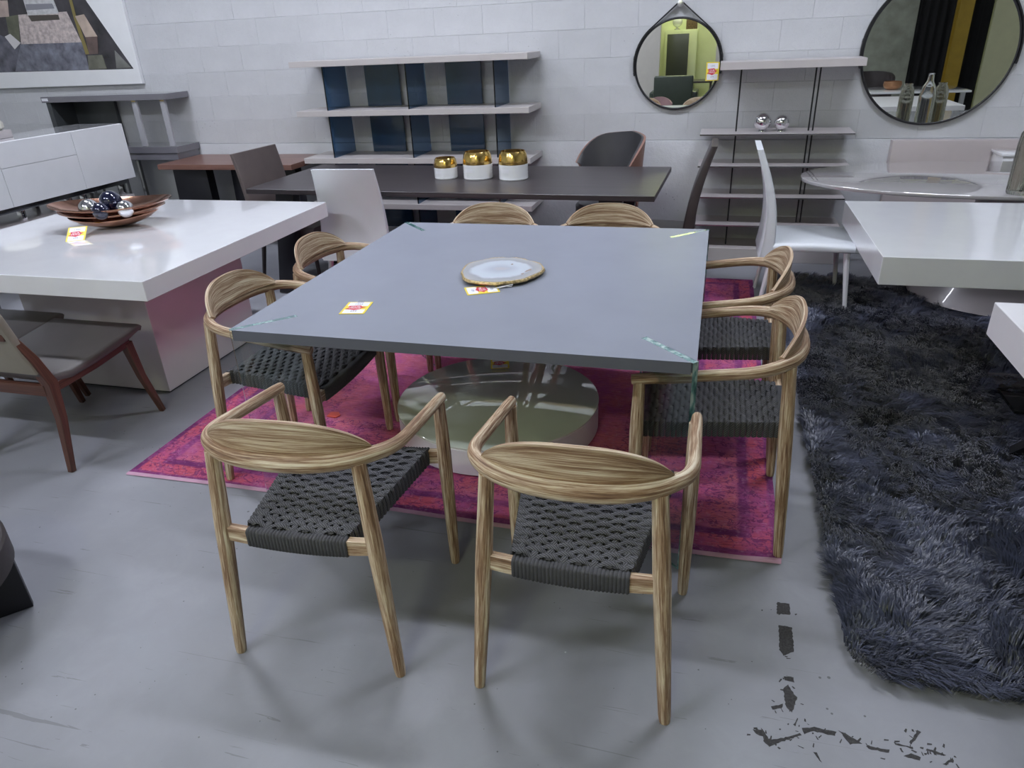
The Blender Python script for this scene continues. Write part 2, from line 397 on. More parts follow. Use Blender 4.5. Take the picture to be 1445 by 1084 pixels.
# agate slice
t = thing('agate_plate', 'polished pale agate slice with gilded rim on the grey table', 'plate', (-.015, -.045, .76))
n = 48; pts = []
rr = [1+.03*math.sin(3*a+1)+.02*math.sin(5*a)+.012*math.sin(9*a+2) for a in [2*PI*k/n for k in range(n)]]
poly = [(.160*rr[k]*math.cos(2*PI*k/n), .166*rr[k]*math.sin(2*PI*k/n)) for k in range(n)]
def agate():
    m, nt, b = newmat('agate'); b.inputs['Roughness'].default_value = .12; b.inputs['Coat Weight'].default_value = .6
    v = mapped(nt)
    ln = nt.nodes.new('ShaderNodeVectorMath'); ln.operation = 'LENGTH'; nt.links.new(v, ln.inputs[0])
    d = math_(nt, 'ADD', ln.outputs['Value'], math_(nt, 'MULTIPLY', noise(nt, v, 9, 4), .06))
    col = ramp(nt, math_(nt, 'MULTIPLY', d, 5.0), [(.20, (.47, .44, .43)), (.34, (.40, .44, .50)), (.55, (.50, .55, .63)), (.72, (.52, .57, .64)), (.80, (.30, .31, .33)), (.93, (.36, .36, .36)), (1.0, (.40, .39, .37))])
    bl = N(nt, 'ShaderNodeTexNoise', Scale=14.0); nt.links.new(v, bl.inputs['Vector'])
    nt.links.new(mix(nt, math_(nt, 'GREATER_THAN', bl.outputs[0], .72), col, (.28, .20, .16)), b.inputs['Base Color']); return m
MB().prism(poly, .012, .0235).build('stone', agate(), t, bevel=.002, seg=1)
m = MB(); rp = []
for k in range(n):
    j = 1+random.uniform(-.012, .018); rp.append((poly[k][0]*1.008*j, poly[k][1]*1.008*j, .0165+random.uniform(-.001, .001)))
m.tube(rp, .0068, 6, closed=True, up=(0, 0, 1)); m.build('gilded_rim', MT['gilt'], t)
MB().lathe([(.115, 0), (.12, .012)], 32).build('foot', MT['black_metal'], t)
tg = price_tag('yellow price tag tied to the agate slice by white string', (-.035, -.243, .7605), math.radians(-63))
MB().tube([(.0, .05, .003), (.02, .075, .012), (.05, .11, .0265), (.075, .10, .0268), (.05, .085, .022), (.01, .055, .003)], .0012, 5).build('string', MT['string'], tg)
price_tag('yellow price tag lying flat near the corner of the grey table', (-.43, -.505, .7605), math.radians(10), clip=True)

# round mirrored platform under the table
t = thing('round_platform', 'low round white drum platform with greenish mirrored glass top', 'platform', (-.09, .055, .012))
MB().lathe([(.44, 0), (.455, .006), (.455, .118), (.451, .122)], 72).build('drum', MT['white_soft'], t)
MB().lathe([(.453, .1225), (.457, .125), (.457, .131), (.454, .133)], 72).build('glass_top', MT['drum_top'], t)
price_tag('yellow price tag lying on the round mirrored platform', (-.185, .415, .1458), math.radians(17))

# ------------------------------------------------------------------ rugs
def rug_mat():
    m, nt, b = newmat('overdyed_pink_rug'); b.inputs['Roughness'].default_value = .95; b.inputs['Specular IOR Level'].default_value = .1
    tc = nt.nodes.new('ShaderNodeTexCoord'); sp = nt.nodes.new('ShaderNodeSeparateXYZ'); nt.links.new(tc.outputs['Object'], sp.inputs[0])
    v = tc.outputs['Object']
    ax = math_(nt, 'SUBTRACT', 1.325, math_(nt, 'ABSOLUTE', sp.outputs[0])); ay = math_(nt, 'SUBTRACT', 1.53, math_(nt, 'ABSOLUTE', sp.outputs[1]))
    d = math_(nt, 'MINIMUM', ax, ay)                       # distance from the edge
    d = math_(nt, 'ADD', d, math_(nt, 'MULTIPLY', math_(nt, 'SUBTRACT', noise(nt, v, 18, 3), .5), .02))
    P1, P2, PU, DK = (.58, .11, .16), (.64, .17, .235), (.17, .038, .145), (.15, .016, .04)
    base = ramp(nt, d, [(0, PU), (.022, PU), (.03, P1), (.09, P1), (.10, PU), (.128, PU), (.14, P2), (.28, P1), (.30, PU), (.325, PU), (.335, P1), (.6, P2), (1.0, (.50, .12, .22))])
    for e in base.node.color_ramp.elements: pass
    wr = noise(nt, v, 5, 5, .7); base = mix(nt, ramp(nt, wr, [(.4, (0,)*3), (.62, (.8,)*3)]), base, (.42, .10, .28))
    mv = mapped(nt, 'Object', (14, 24, 1)); m1 = noise(nt, mv, 1.0, 3, .55, 1.2); m2 = noise(nt, v, 26, 3, .6, .8)
    mot = math_(nt, 'ABSOLUTE', math_(nt, 'SUBTRACT', m1, .5))
    motm = math_(nt, 'MAXIMUM', math_(nt, 'LESS_THAN', mot, .022), math_(nt, 'GREATER_THAN', m2, .60))
    msk = math_(nt, 'MULTIPLY', motm, math_(nt, 'GREATER_THAN', noise(nt, v, 4.3, 5, .7), .44))
    inb = math_(nt, 'LESS_THAN', d, .62)
    base = mix(nt, math_(nt, 'MULTIPLY', math_(nt, 'MULTIPLY', msk, inb), .75), base, PU)
    st = mapped(nt, 'Object', (8, 70, 1)); lines = noise(nt, st, 2.0, 4, .7)
    base = mix(nt, ramp(nt, lines, [(.5, (0,)*3), (.66, (.55,)*3)]), base, DK)
    wear = noise(nt, v, 60, 3, .6); base = mix(nt, ramp(nt, wear, [(.55, (0,)*3), (.75, (.35,)*3)]), base, (.60, .32, .44))
    nt.links.new(base, b.inputs['Base Color']); bump(nt, b, noise(nt, v, 300, 2), .4, .004); return m
# gently rippled sheet with thickness
nx, ny = 70, 60; top = []; bot = []
def rz_(x, y):
    e = max(0, 1-abs(y+1.53)/.25); c = .008*math.sin((x+.2)*9)*max(0, (x-.3))*e
    return .0065+max(0, c)
for i in range(nx+1):
    x = -1.325+2.65*i/nx; r1 = []; r2 = []
    for j in range(ny+1):
        y = -1.53+3.06*j/ny; z = rz_(x, y); yy = y-.012*math.sin(x*2.2) if j == 0 else y
        r1.append((x, yy, z)); r2.append((x, yy, .0006))
    top.append(r1); bot.append(r2)
rug = thing('pink_rug', 'worn magenta pink patterned rug under the grey table', 'rug', (-.225, .87, 0))
m = MB(); m.grid(top); m.grid([r[::-1] for r in bot])
m.grid([[bot[0][j], top[0][j]] for j in range(ny+1)]); m.grid([[top[nx][j], bot[nx][j]] for j in range(ny+1)])
m.grid([[top[i][0], bot[i][0]] for i in range(nx+1)]); m.grid([[bot[i][ny], top[i][ny]] for i in range(nx+1)])
m.build('pile', rug_mat(), rug, smooth=60)
m = MB()
for s, y in ((1, -1.545),):
    P = [[(-1.325+2.65*i/nx, y-.012*math.sin((-1.325+2.65*i/nx)*2.2)+dy, rz_(-1.325+2.65*i/nx, -1.53)*k+.001) for dy, k in ((-.002, .35), (.006, 1.0), (.016, 1.08))] for i in range(nx+1)]
    m.grid(P)
m.build('selvage', plain('pale_pink_binding', (.46, .27, .36), .9, var=.2), rug, label='pale pink selvage edge')

def shag_rug():
    X0, X1, Y0, Y1 = 1.25, 3.6, -1.13, 2.5
    t = thing('shag_rug', 'deep navy shag rug beside the grey dining table', 'rug', (X0, Y0, 0))
    W, D = X1-X0, Y1-Y0
    def inside(x, y, r=.13):
        dx = max(r-x, 0)+max(x-(W-r), 0); dy = max(r-y, 0)+max(y-(D-r), 0)
        return dx*dx+dy*dy <= r*r
    pl = []
    for cx, cy, a0 in ((W-.13, D-.13, 0), (.13, D-.13, 90), (.13, .13, 180), (W-.13, .13, 270)):
        for k in range(7):
            a = math.radians(a0+k*15); pl.append((cx+.13*math.cos(a), cy+.13*math.sin(a)))
    shag = newmat('navy_shag'); m, nt, b = shag
    b.inputs['Roughness'].default_value = .38; b.inputs['Specular IOR Level'].default_value = .55
    b.inputs['Sheen Weight'].default_value = .25
    v = mapped(nt); f = noise(nt, v, 5, 5, .7)
    nt.links.new(ramp(nt, f, [(.3, (.016, .019, .034)), (.55, (.042, .050, .088)), (.75, (.085, .098, .155))]), b.inputs['Base Color'])
    MB().prism([(W/2+(px_-W/2)*(1-.06/W), D/2+(py_-D/2)*(1-.06/D)) for px_, py_ in pl], .0008, .014).build('backing', m, t)
    rng = np.random.default_rng(3)
    nt_, ns = 13500, 15
    tx0 = rng.random(nt_)**1.3*W; ty0 = rng.random(nt_)*D
    x, y = tx0, ty0; n = nt_
    def field(s, ph):
        g = np.zeros(n)
        for q in range(7):
            a = ph+q*2.4; fq = s*(1+.45*q); g += np.sin(fq*(x*math.cos(a)+y*math.sin(a))+q*1.7+ph*3)/(1+.35*q)
        return g
    ang_t = -.6+1.1*field(3.5, .3)+.5*field(14, 1.1)+rng.normal(0, .35, n)
    lay_t = .80+.42*np.tanh(field(7, 2.0))+rng.normal(0, .18, n)
    len_t = rng.uniform(.055, .095, n)
    rep_ = lambda q: np.repeat(q, ns)
    n = nt_*ns
    x = rep_(tx0)+rng.normal(0, .010, n); y = rep_(ty0)+rng.normal(0, .010, n)
    ang = rep_(ang_t)+rng.normal(0, .16, n); lay = rep_(lay_t)+rng.normal(0, .10, n); ln = rep_(len_t)*rng.uniform(.8, 1.1, n)
    r = .13
    dx = np.maximum(r-x, 0)+np.maximum(x-(W-r), 0); dy = np.maximum(r-y, 0)+np.maximum(y-(D-r), 0)
    k = (dx*dx+dy*dy <= r*r) & (x > 0) & (x < W) & (y > 0) & (y < D); x, y, ang, lay, ln = x[k], y[k], ang[k], lay[k], ln[k]; n = len(x)
    edge = np.minimum(np.minimum(x, W-x), np.minimum(y, D-y))
    dirx, diry = np.cos(ang), np.sin(ang)
    ex = np.where(x < .07, -1.0, np.where(x > W-.07, 1.0, 0)); ey = np.where(y < .07, -1.0, np.where(y > D-.07, 1.0, 0))
    wgt = np.clip((.07-edge)/.07, 0, 1)*1.1
    dirx += ex*wgt; diry += ey*wgt; q = np.hypot(dirx, diry)+1e-6; dirx /= q; diry /= q
    lay = np.clip(lay, .15, 1.30); ln *= np.where(edge < .05, .75, 1)
    hz = ln*np.cos(lay)*.75+.008; hh = ln*np.sin(lay)
    wd = rng.uniform(.0011, .0022, n); ax = -diry; ay = dirx
    bx, by = x, y; z0 = np.full(n, .014)
    midx, midy, midz = x+dirx*hh*.38, y+diry*hh*.38, z0+hz*.78
    tx, ty, tz = x+dirx*hh, y+diry*hh, z0+hz*.85
    V = np.empty((n, 5, 3))
    V[:, 0] = np.stack([bx-ax*wd, by-ay*wd, z0], 1); V[:, 1] = np.stack([bx+ax*wd, by+ay*wd, z0], 1)
    V[:, 2] = np.stack([midx+ax*wd, midy+ay*wd, midz], 1); V[:, 3] = np.stack([midx-ax*wd, midy-ay*wd, midz], 1)
    V[:, 4] = np.stack([tx, ty, tz], 1)
    me = bpy.data.meshes.new('pile'); me.vertices.add(n*5); me.vertices.foreach_set('co', V.reshape(-1))
    o = (np.arange(n)*5)[:, None]
    li = np.concatenate([o+np.array([[0, 1, 2, 3]]), o+np.array([[3, 2, 4]])], 1).reshape(-1)
    me.loops.add(len(li)); me.loops.foreach_set('vertex_index', li.astype(np.int32))
    ls = np.empty((n, 2), np.int32); ls[:, 0] = np.arange(n)*7; ls[:, 1] = np.arange(n)*7+4
    me.polygons.add(n*2); me.polygons.foreach_set('loop_start', ls.reshape(-1))
    me.materials.append(m); me.update(calc_edges=True); me.validate()
    link('pile', me, t, kind='stuff', label='long navy shag strands')
shag_rug()

# ------------------------------------------------------------------ the armchairs with woven cord seats
def superU(tt):            # tt in [-1,1]; plan of the arm rail
    s = 1 if tt >= 0 else -1; a = abs(tt)
    if a > .62: k = (a-.62)/.38; return (s*(.2735-.0015*k), -.05+.312*k)
    th = a/.62*PI/2; e = 2/2.35          # 0 = back centre
    return (s*.2735*max(math.sin(th), 1e-6)**e, -.05-.205*max(math.cos(th), 1e-6)**e)
def make_armchair():
    t = thing('dining_armchair', '', 'chair')
    for s in (-1, 1):
        MB().tube([(s*.272, .246, 0), (s*.272, .245, .02), (s*.272, .243, .25), (s*.271, .241, .44), (s*.270, .238, .625)], [.0145, .0165, .0205, .0225, .0185], 12, up=(0, 1, 0)).build('leg', MT['oak'], t)
        MB().tube([(s*.253, -.246, 0), (s*.2515, -.245, .02), (s*.235, -.231, .25), (s*.222, -.219, .44), (s*.205, -.205, .682)], [.0145, .0165, .0205, .0228, .0195], 12, up=(0, 1, 0)).build('leg', MT['oak'], t)
    pts = []; rad = []
    NN = 48
    for i in range(NN+1):
        tt = -1+2*i/NN; x, y = superU(tt); z = .630+.062*min(1, (.262-y)/.44); pts.append((x, y, z))
        a = abs(tt); rad.append((.0165 if a > .62 else .0165+.0055*(1-a/.62)) * (.9 if i in (0, NN) else 1))
    MB().tube(pts, rad, 12, flat=1.12).build('arm_rail', MT['oak'], t)
    # crest: leaf-shaped shell standing on the inner side of the rail
    P = []; ns, nt_ = 30, 7
    for i in range(ns+1):
        s = -1+2*i/ns; tt = s*.375+.012; x, y = superU(tt)
        L = math.hypot(x, y+.05) or 1; nx_, ny_ = x/L*.6, (y+.05)/L     # outward
        q = math.hypot(nx_, ny_); nx_ /= q; ny_ /= q
        h = .008+.098*max(0, 1-abs(s)**2.0)**.9; z0 = .690+.006*abs(s)
        ring = []
        for j in range(nt_):                                    # inner face upward, then outer face downward
            f = j/(nt_-1); off = -.025+.012*f; ring.append((x+nx_*off, y+ny_*off, z0+.012+h*f))
        for j in range(nt_):
            f = 1-j/(nt_-1); off = -.025+.012*f+.020*(1-.4*f); ring.append((x+nx_*off, y+ny_*off, z0+.012+h*f-.0005))
        P.append(ring)
    m = MB(); m.grid(P, closev=True)
    # lengthwise grain
    uvs = []
    for k in range(len(m.f)):
        q = m.uv[k]; uvs.append([(a*.45, b*.30) for a, b in q])
    m.uv = uvs
    nv = nt_*2; m.add([P[0][j] for j in range(nv)], [tuple(range(nv))]); m.add([P[-1][j] for j in range(nv)], [tuple(reversed(range(nv)))])
    m.build('crest', MT['oak'], t, smooth=50)
    # wooden seat rails with exposed ends
    def rail(y, hw, name):
        P = []
        for i in range(13):
            x = -hw+2*hw*i/12; dz = -.016*(1-(x/hw)**2)
            P.append([(x, y-.011, .408+dz), (x, y+.011, .408+dz), (x, y+.011, .450+dz*.6), (x, y-.011, .450+dz*.6)])
        m = MB(); m.grid(P, closev=True)
        m.uv = [[(a*.5, b*.12) for a, b in q] for q in m.uv]
        m.build(name, MT['oak'], t, smooth=30)
    rail(.242, .262, 'front_rail'); rail(-.219, .212, 'rear_rail')
    def wraprail(y, hw, hwr):
        P = []; n = int(2*hw/.0095); K = n*4
        for i in range(K+1):
            x = -hw+2*hw*i/K; r = .0022*abs(math.sin(PI*i/4))+.0006; dz = -.016*(1-(x/hwr)**2)
            a, zb, zt = .0135+r, .404-r+dz, .452+r+dz*.6; c = .006
            P.append([(x, y-a, zb+c), (x, y-a+c, zb), (x, y+a-c, zb), (x, y+a, zb+c), (x, y+a, zt-c), (x, y+a-c, zt), (x, y-a+c, zt), (x, y-a, zt-c)])
        m = MB(); m.grid(P, closev=True); m.uv = [[(b*.15, a*1.5) for a, b in q] for q in m.uv]
        m.add(P[0], [tuple(range(8))]); m.add(P[-1], [tuple(reversed(range(8)))])
        m.build('cord_wrap', MT['cord'], t, smooth=60)
    wraprail(.242, .220, .262); wraprail(-.219, .147, .212)
    # the weave
    m = MB(); rows = 25; colw = .038
    def hw(y): return .147+.073*(y+.219)/.461
    def surf(x, y): return .4555-.0105*(1-min(1, (x/hw(y))**2))-.004*(1-((y-.01)/.24)**2)
    for i in range(rows):
        y = -.2+.425*i/(rows-1); w_ = hw(y); pts = [(-w_-.001, y, .402), (-w_-.003, y, .415), (-w_-.003, y, .440)]
        K = 44
        for k in range(K+1):
            x = -w_+2*w_*k/K; edge = min(1, (w_-abs(x))/.03); amp = .0058*edge
            pts.append((x, y, surf(x, y)+.002+amp*(lambda q_: math.copysign(abs(q_)**.6, q_))(math.sin(PI*x/colw+(PI if i % 2 else 0)))))
        pts += [(w_+.003, y, .440), (w_+.003, y, .415), (w_+.001, y, .402)]
        m.tube(pts, .0084, 6, flat=.55, side=(0, 1, 0))
    nc = 15
    for j in range(-7, 8):
        x0 = (j+.5)*colw
        if abs(x0) > .205: continue
        pts = []
        for k in range(rows*2-1):
            y = -.21+.445*k/(rows*2-2)
            if abs(x0) > hw(y)-.008: continue
            ph = (k/2.0)*PI; pts.append((x0, y, surf(x0, y)-.0005-.0045*math.cos(ph)*(1 if j % 2 else -1)))
        if len(pts) > 3: m.tube(pts, .009, 5, flat=.4, up=(0, 0, 1))
    m.add([(-.146, -.215, .442), (.146, -.215, .442), (.212, .235, .442), (-.212, .235, .442)], [(0, 1, 2, 3)])
    for s in (-1, 1):   # side rails inside the cords
        m.tube([(s*(hw(-.22)-.012), -.22, .432), (s*(hw(.24)-.012), .24, .432)], .013, 6)
    m.build('woven_seat', MT['cord'], t, smooth=60, label='black woven cord seat', kind='stuff')
    return t
AC = [(-.232, -1.156, 3.1, 'weathered oak armchair on bare floor at the table side between the tape marks and the black stool, turned slightly'),
      (.518, -1.125, 0, 'weathered oak armchair on bare floor, the one next to the worn black tape marks'),
      (.845, -.391, 90, 'weathered oak armchair beside the navy rug, on the corner nearer the tape marks'),
      (.850, .235, 90, 'weathered oak armchair beside the navy rug, the one nearer the white profile chair'),
      (-.825, -.36, -90, 'weathered oak armchair facing the table corner with the flat price tag'),
      (-.815, .265, -90, 'weathered oak armchair tucked in beside the far corner of the white pedestal table'),
      (-.35, .79, 180, 'weathered oak armchair across the table, its crest in front of the gold rimmed pots'),
      (.275, .82, 180, 'weathered oak armchair across the table, its crest below the grey wing chair')]
AC[0] = (*AC[0][:3], 'weathered oak armchair on bare floor, turned slightly, opposite the gold rimmed pots')
proto = None
for x, y, a, lab in AC:
    if proto is None: o = proto = make_armchair()
    else: o = copy_tree(proto)
    on_rug = not (y < -.9)
    o.location = (x, y, .0075 if on_rug else 0.0005); o.rotation_euler = (0, 0, math.radians(a))
    tag(o, lab, 'chair', 'oak armchairs around the grey table')

tag(MB().prism([(-.03, -.02), (.02, -.026), (.034, .0), (.01, .03), (-.028, .022)], 0, .003).build('red_card', MT['orange_tag'], loc=(-.905, -.02, .0078)), 'small orange red card lying on the pink rug', 'card')

# ------------------------------------------------------------------ left: white pedestal table
t = thing('pedestal_table', 'square glossy white dining table on a boxy block pedestal', 'table', (-2.3, .443, 0))
MB().b2((-.8, -.79, .672), (.8, .79, .76)).build('tabletop', MT['white_gloss'], t, bevel=.002, seg=1)
MB().b2((-.40, -.40, .012), (.40, .40, .6715)).build('pedestal', plain('pearl_lacquer', (.62, .58, .585), .2, coat=.8), t, bevel=.002, seg=1)
MB().b2((-.385, -.385, 0), (.385, .385, .0115)).build('plinth', MT['black_wood'], t)
# layered copper bowl
t = thing('copper_bowl', 'layered oval copper bowl on the white pedestal table', 'bowl', (-2.44, .55, .76), math.radians(22))
for k, (a, b_, z, h) in enumerate(((.235, .15, .004, .045), (.275, .175, .035, .045), (.318, .205, .066, .05))):
    prof = [(.0, z), (.45, z), (.8, z+h*.45), (1.0, z+h), (1.0, z+h+.004), (.8, z+h*.45+.006), (.45, z+.006), (.0, z+.006)]
    P = []
    for q in range(49):
        an = 2*PI*q/48; tw = 1+.03*math.sin(2*an+k)
        P.append([(a*r*math.cos(an)*tw, b_*r*math.sin(an)*tw, zz+.02*r*r*abs(math.cos(an))**2) for r, zz in prof])
    m = MB(); m.grid(P); m.build('dish', MT['copper'], t, smooth=50)
def ball(lab, loc, r, mat, grp, strap=True):
    tt = thing('decor_ball', lab, 'ball', (loc[0], loc[1], loc[2]-r), 0, grp)
    m = MB(); m.lathe([(max(r*math.sin(PI*i/16), .0004), r-r*math.cos(PI*i/16)) for i in range(17)], 28); m.build('ball', MT[mat], tt, smooth=180)
    return tt
ball('glossy navy ball heaped on top in the copper bowl', (-2.385, .50, .904), .058, 'blue_ball', 'balls in the copper bowl')
ball('chrome ball in the copper bowl nearest the hanging price tag', (-2.475, .43, .878), .052, 'chrome', 'balls in the copper bowl')
ball('navy ball lying low in the copper bowl', (-2.375, .405, .872), .045, 'blue_ball', 'balls in the copper bowl')
ball('chrome ball in the copper bowl behind the navy balls', (-2.275, .47, .872), .046, 'chrome', 'balls in the copper bowl')
price_tag('yellow price tag propped against the copper bowl', (-2.43, .262, .7830), math.radians(30), math.radians(24))

# walnut framed chairs at the white table
def walnut_chair(loc, lab):
    t = thing('side_chair', lab, 'chair', loc, 0, 'walnut framed chairs at the white table')
    # one continuous upholstered shell: seat sweeping up into the back
    prof = [(.30, .452), (.285, .462), (.20, .452), (.0, .428), (-.13, .418), (-.205, .432), (-.245, .475), (-.275, .56), (-.31, .70), (-.345, .83)]
    P = []
    for i, (y, z) in enumerate(prof):
        a = prof[max(i-1, 0)]; b = prof[min(i+1, len(prof)-1)]; d = Vector((0, b[0]-a[0], b[1]-a[1])).normalized(); nrm = Vector((0, d.z, -d.y))
        th = .034 if i > 1 else .022; wv = .245+(.012 if i < 4 else -.01*(i-5)*.4)
        P.append([(-wv, y-nrm.y*0, z), (-wv+.012, y+nrm.y*.006, z+nrm.z*.006), (wv-.012, y+nrm.y*.006, z+nrm.z*.006), (wv, y, z), (wv, y-nrm.y*th, z-nrm.z*th), (-wv, y-nrm.y*th, z-nrm.z*th)])
    half = 6
    def part(rows, name, mat):
        m = MB(); m.grid(rows, closev=True); m.add(rows[0], [tuple(range(6))]); m.add(rows[-1], [tuple(reversed(range(6)))]); m.build(name, mat, t, bevel=.004, seg=1, smooth=50)
    part(P[:half+1], 'seat', MT['seat_taupe']); part(P[half:], 'backrest', MT['leather_taupe'])
    for s in (-1, 1):
        MB().tube([(s*.25, .288, 0), (s*.235, .235, .22), (s*.222, .215, .40)], [.017, .023, .030], 4, rot=PI/4, up=(0, 1, 0)).build('leg', MT['walnut'], t, bevel=.003, seg=1)
        MB().tube([(s*.25, -.285, 0), (s*.235, -.235, .24), (s*.228, -.225, .40), (s*.226, -.262, .52), (s*.215, -.315, .645)], [.018, .025, .033, .028, .022], 4, rot=PI/4, up=(0, 1, 0)).build('leg', MT['walnut'], t, bevel=.003, seg=1)
        MB().tube([(s*.222, .225, .403), (s*.226, 0, .378), (s*.228, -.225, .378)], [.026, .022, .028], 4, rot=PI/4, flat=1.1).build('side_rail', MT['walnut'], t, bevel=.003, seg=1)
    MB().b2((-.215, -.335, .628), (.215, -.312, .662)).build('back_rail', MT['walnut'], t, bevel=.004)
    MB().b2((-.22, -.252, .345), (.22, -.222, .395)).build('rear_rail', MT['walnut'], t, bevel=.004)
    MB().b2((-.215, .195, .365), (.215, .222, .405)).build('front_rail', MT['walnut'], t, bevel=.004)
walnut_chair((-2.06, -.415, 0), 'walnut framed chair with taupe leather back at the white table, nearer the pink rug')
walnut_chair((-2.59, -.345, 0), 'walnut framed chair mostly hidden behind another one at the white table')

# round dark stool, lower left
t = thing('round_stool', 'dark round low table with grey inset top on panel legs', 'stool', (-1.49, -1.64, 0))
MB().lathe([(.325, .20), (.33, .205), (.33, .285), (.322, .292), (.30, .292), (.298, .285), (.298, .21)], 64).build('rim', plain('dark_brown_stain', (.035, .028, .028), .5, var=.2), t)
MB().lathe([(.296, .24), (.296, .283)], 48).build('inset', plain('slate_inset', (.11, .12, .15), .4, var=.1), t)
for a in (48, 138, 228, 318):
    m = MB(); Rm = Matrix.Rotation(math.radians(a), 4, 'Z')
    vs_ = [Rm @ Vector(p) for p in ((.04, -.012, .1995), (.322, -.012, .1995), (.322, -.012, 0), (.15, -.012, 0), (.04, .012, .1995), (.322, .012, .1995), (.322, .012, 0), (.15, .012, 0))]
    m.add(vs_, [(0, 1, 2, 3), (7, 6, 5, 4), (0, 4, 5, 1), (1, 5, 6, 2), (2, 6, 7, 3), (3, 7, 4, 0)]); m.build('leg', MT['black_wood'], t, bevel=.002, seg=1)

# ------------------------------------------------------------------ back left: sideboard, stacked consoles, walnut table
SX, SY0, SY1 = -4.12, .75, 2.588
t = thing('sideboard', 'glossy white sideboard with flat doors on a chrome base', 'sideboard', (SX-.24, (SY0+SY1)/2, .53))
hy = (SY1-SY0)/2
MB().b2((-.24, -hy, .125), (.224, hy, .57)).build('body', MT['white_gloss'], t, bevel=.002, seg=1)
def front(y0, y1, z0, z1, nm): MB().b2((.225, y0+.0015, z0+.0015), (.241, y1-.0015, z1-.0015)).build(nm, MT['white_gloss'], t, bevel=.0015, seg=1)
cy = (SY0+SY1)/2
front(2.04-cy, hy, .125, .57, 'door'); front(1.36-cy, 2.04-cy, .395, .57, 'drawer'); front(1.36-cy, 2.04-cy, .125, .395, 'drawer')
front(-hy, 1.36-cy, .125, .57, 'door')
m = MB()
MB().b2((-.20, -hy+.05, .085), (.20, hy-.05, .124)).build('base_rail', MT['dark_chrome'], t, bevel=.002)
for yy in (-hy+.12, -.22, .22, hy-.55, hy-.12):
    m = MB(); m.b2((.16, yy-.02, .0), (.20, yy+.02, .085)); m.build('foot', MT['chrome'], t, bevel=.002)
    m = MB(); m.b2((-.20, yy-.02, .0), (-.16, yy+.02, .085)); m.build('foot', MT['chrome'], t, bevel=.002)
t = thing('low_table', 'grey lacquered low table carrying the white sideboard', 'table', (SX-.24, cy, 0))
MB().b2((-.27, -hy-.05, .47), (.27, hy-.10, .53)).build('tabletop', MT['taupe_gloss'], t, bevel=.003)
for sx in (-1, 1):
    for sy in (-1, 1): MB().b2((sx*.25-.02, sy*(hy-.2)-.02, 0), (sx*.25+.02, sy*(hy-.2)+.02, .4695)).build('leg', MT['dark_chrome'], t, bevel=.002)
# lamp at the frame edge
t = thing('table_lamp', 'cream ribbed table lamp with dark brown shade on a grey tray', 'lamp', (-4.44, 1.585, 1.1008))
MB().b2((-.12, -.13, 0), (.12, .13, .055)).build('tray', MT['taupe_gloss'], t, bevel=.004)
MB().lathe([(.11, .0555), (.135, .075), (.135, .11), (.115, .128)], 48, rib=.03, ribn=16).build('ribbed_body', plain('cream_ceramic', (.62, .60, .52), .5), t)
MB().lathe([(.012, .128), (.012, .17)], 12).build('neck', MT['steel'], t)
MB().lathe([(.125, .140), (.10, .34)], 40).build('shade', plain('dark_brown_shade', (.03, .018, .014), .7), t)

t = thing('console_table', 'tall grey lacquered console holding a smaller grey table on top', 'console', (-4.55, 3.02, 0))
MB().b2((-.70, -.15, .812), (.69, .165, .868)).build('tabletop', MT['console_grey'], t, bevel=.002, seg=1)
MB().b2((-.69, -.14, .752), (.675, .16, .8115)).build('apron', MT['console_grey'], t, bevel=.002, seg=1)
for sx in (-.62, -.30, .0):
    for yy in (-.10, .11): MB().b2((sx-.016, yy-.016, 0), (sx+.016, yy+.016, .7515)).build('leg', MT['dark_chrome'], t, bevel=.002)
MB().b2((-.60, -.11, .40), (.13, -.09, .42)).build('stretcher', MT['dark_chrome'], t)
t = thing('coffee_table', 'grey lacquered coffee table with clear acrylic legs stacked on the console', 'table', (-4.55, 3.02, .8685))
MB().b2((-.675, -.13, .388), (.685, .17, .438)).build('tabletop', MT['console_grey'], t, bevel=.002, seg=1)
MB().b2((-.64, -.12, 0), (-.59, .165, .3875)).build('panel_leg', MT['console_side'], t, bevel=.002, seg=1)
MB().b2((-.59, .13, 0), (-.12, .165, .3875)).build('back_panel', MT['console_side'], t, bevel=.002, seg=1)
for x_, yy in ((.32, -.1), (.62, -.1)):
    MB().b2((x_-.026, yy-.012, 0), (x_+.026, yy+.012, .3875)).build('acrylic_leg', MT['acrylic'], t, bevel=.002, seg=1)
    MB().b2((x_-.02, yy-.015, .375), (x_+.02, yy-.0125, .3865)).build('bracket', MT['gilt'], t)
tag(MB().b2((-.035, -.0008, -.012), (.035, 0, .012)).build('price_sticker', MT['paper'], loc=(-5.18, 2.8895, 1.282)), 'small white sticker on the corner of the stacked grey table', 'sticker')

t = thing('trestle_table', 'walnut topped dining table with black slanted slab legs against the wall', 'table', (-3.2, 2.88, 0))
MB().b2((-.66, -.30, .718), (.645, .285, .76)).build('tabletop', MT['walnut_top'], t, bevel=.002, seg=1)
def slab(y0, x0, x1, x2, x3, nm='leg'):
    m = MB(); m.prism([(x0, 0), (x1, 0), (x3, .7175), (x2, .7175)], y0-.05, y0+.05, axis='y'); m.build(nm, MT['black_wood'], t, bevel=.003)
slab(-.10, -.66, -.29, -.64, -.30); slab(.08, -.20, -.08, -.18, -.06); slab(-.10, .28, .60, .30, .58)

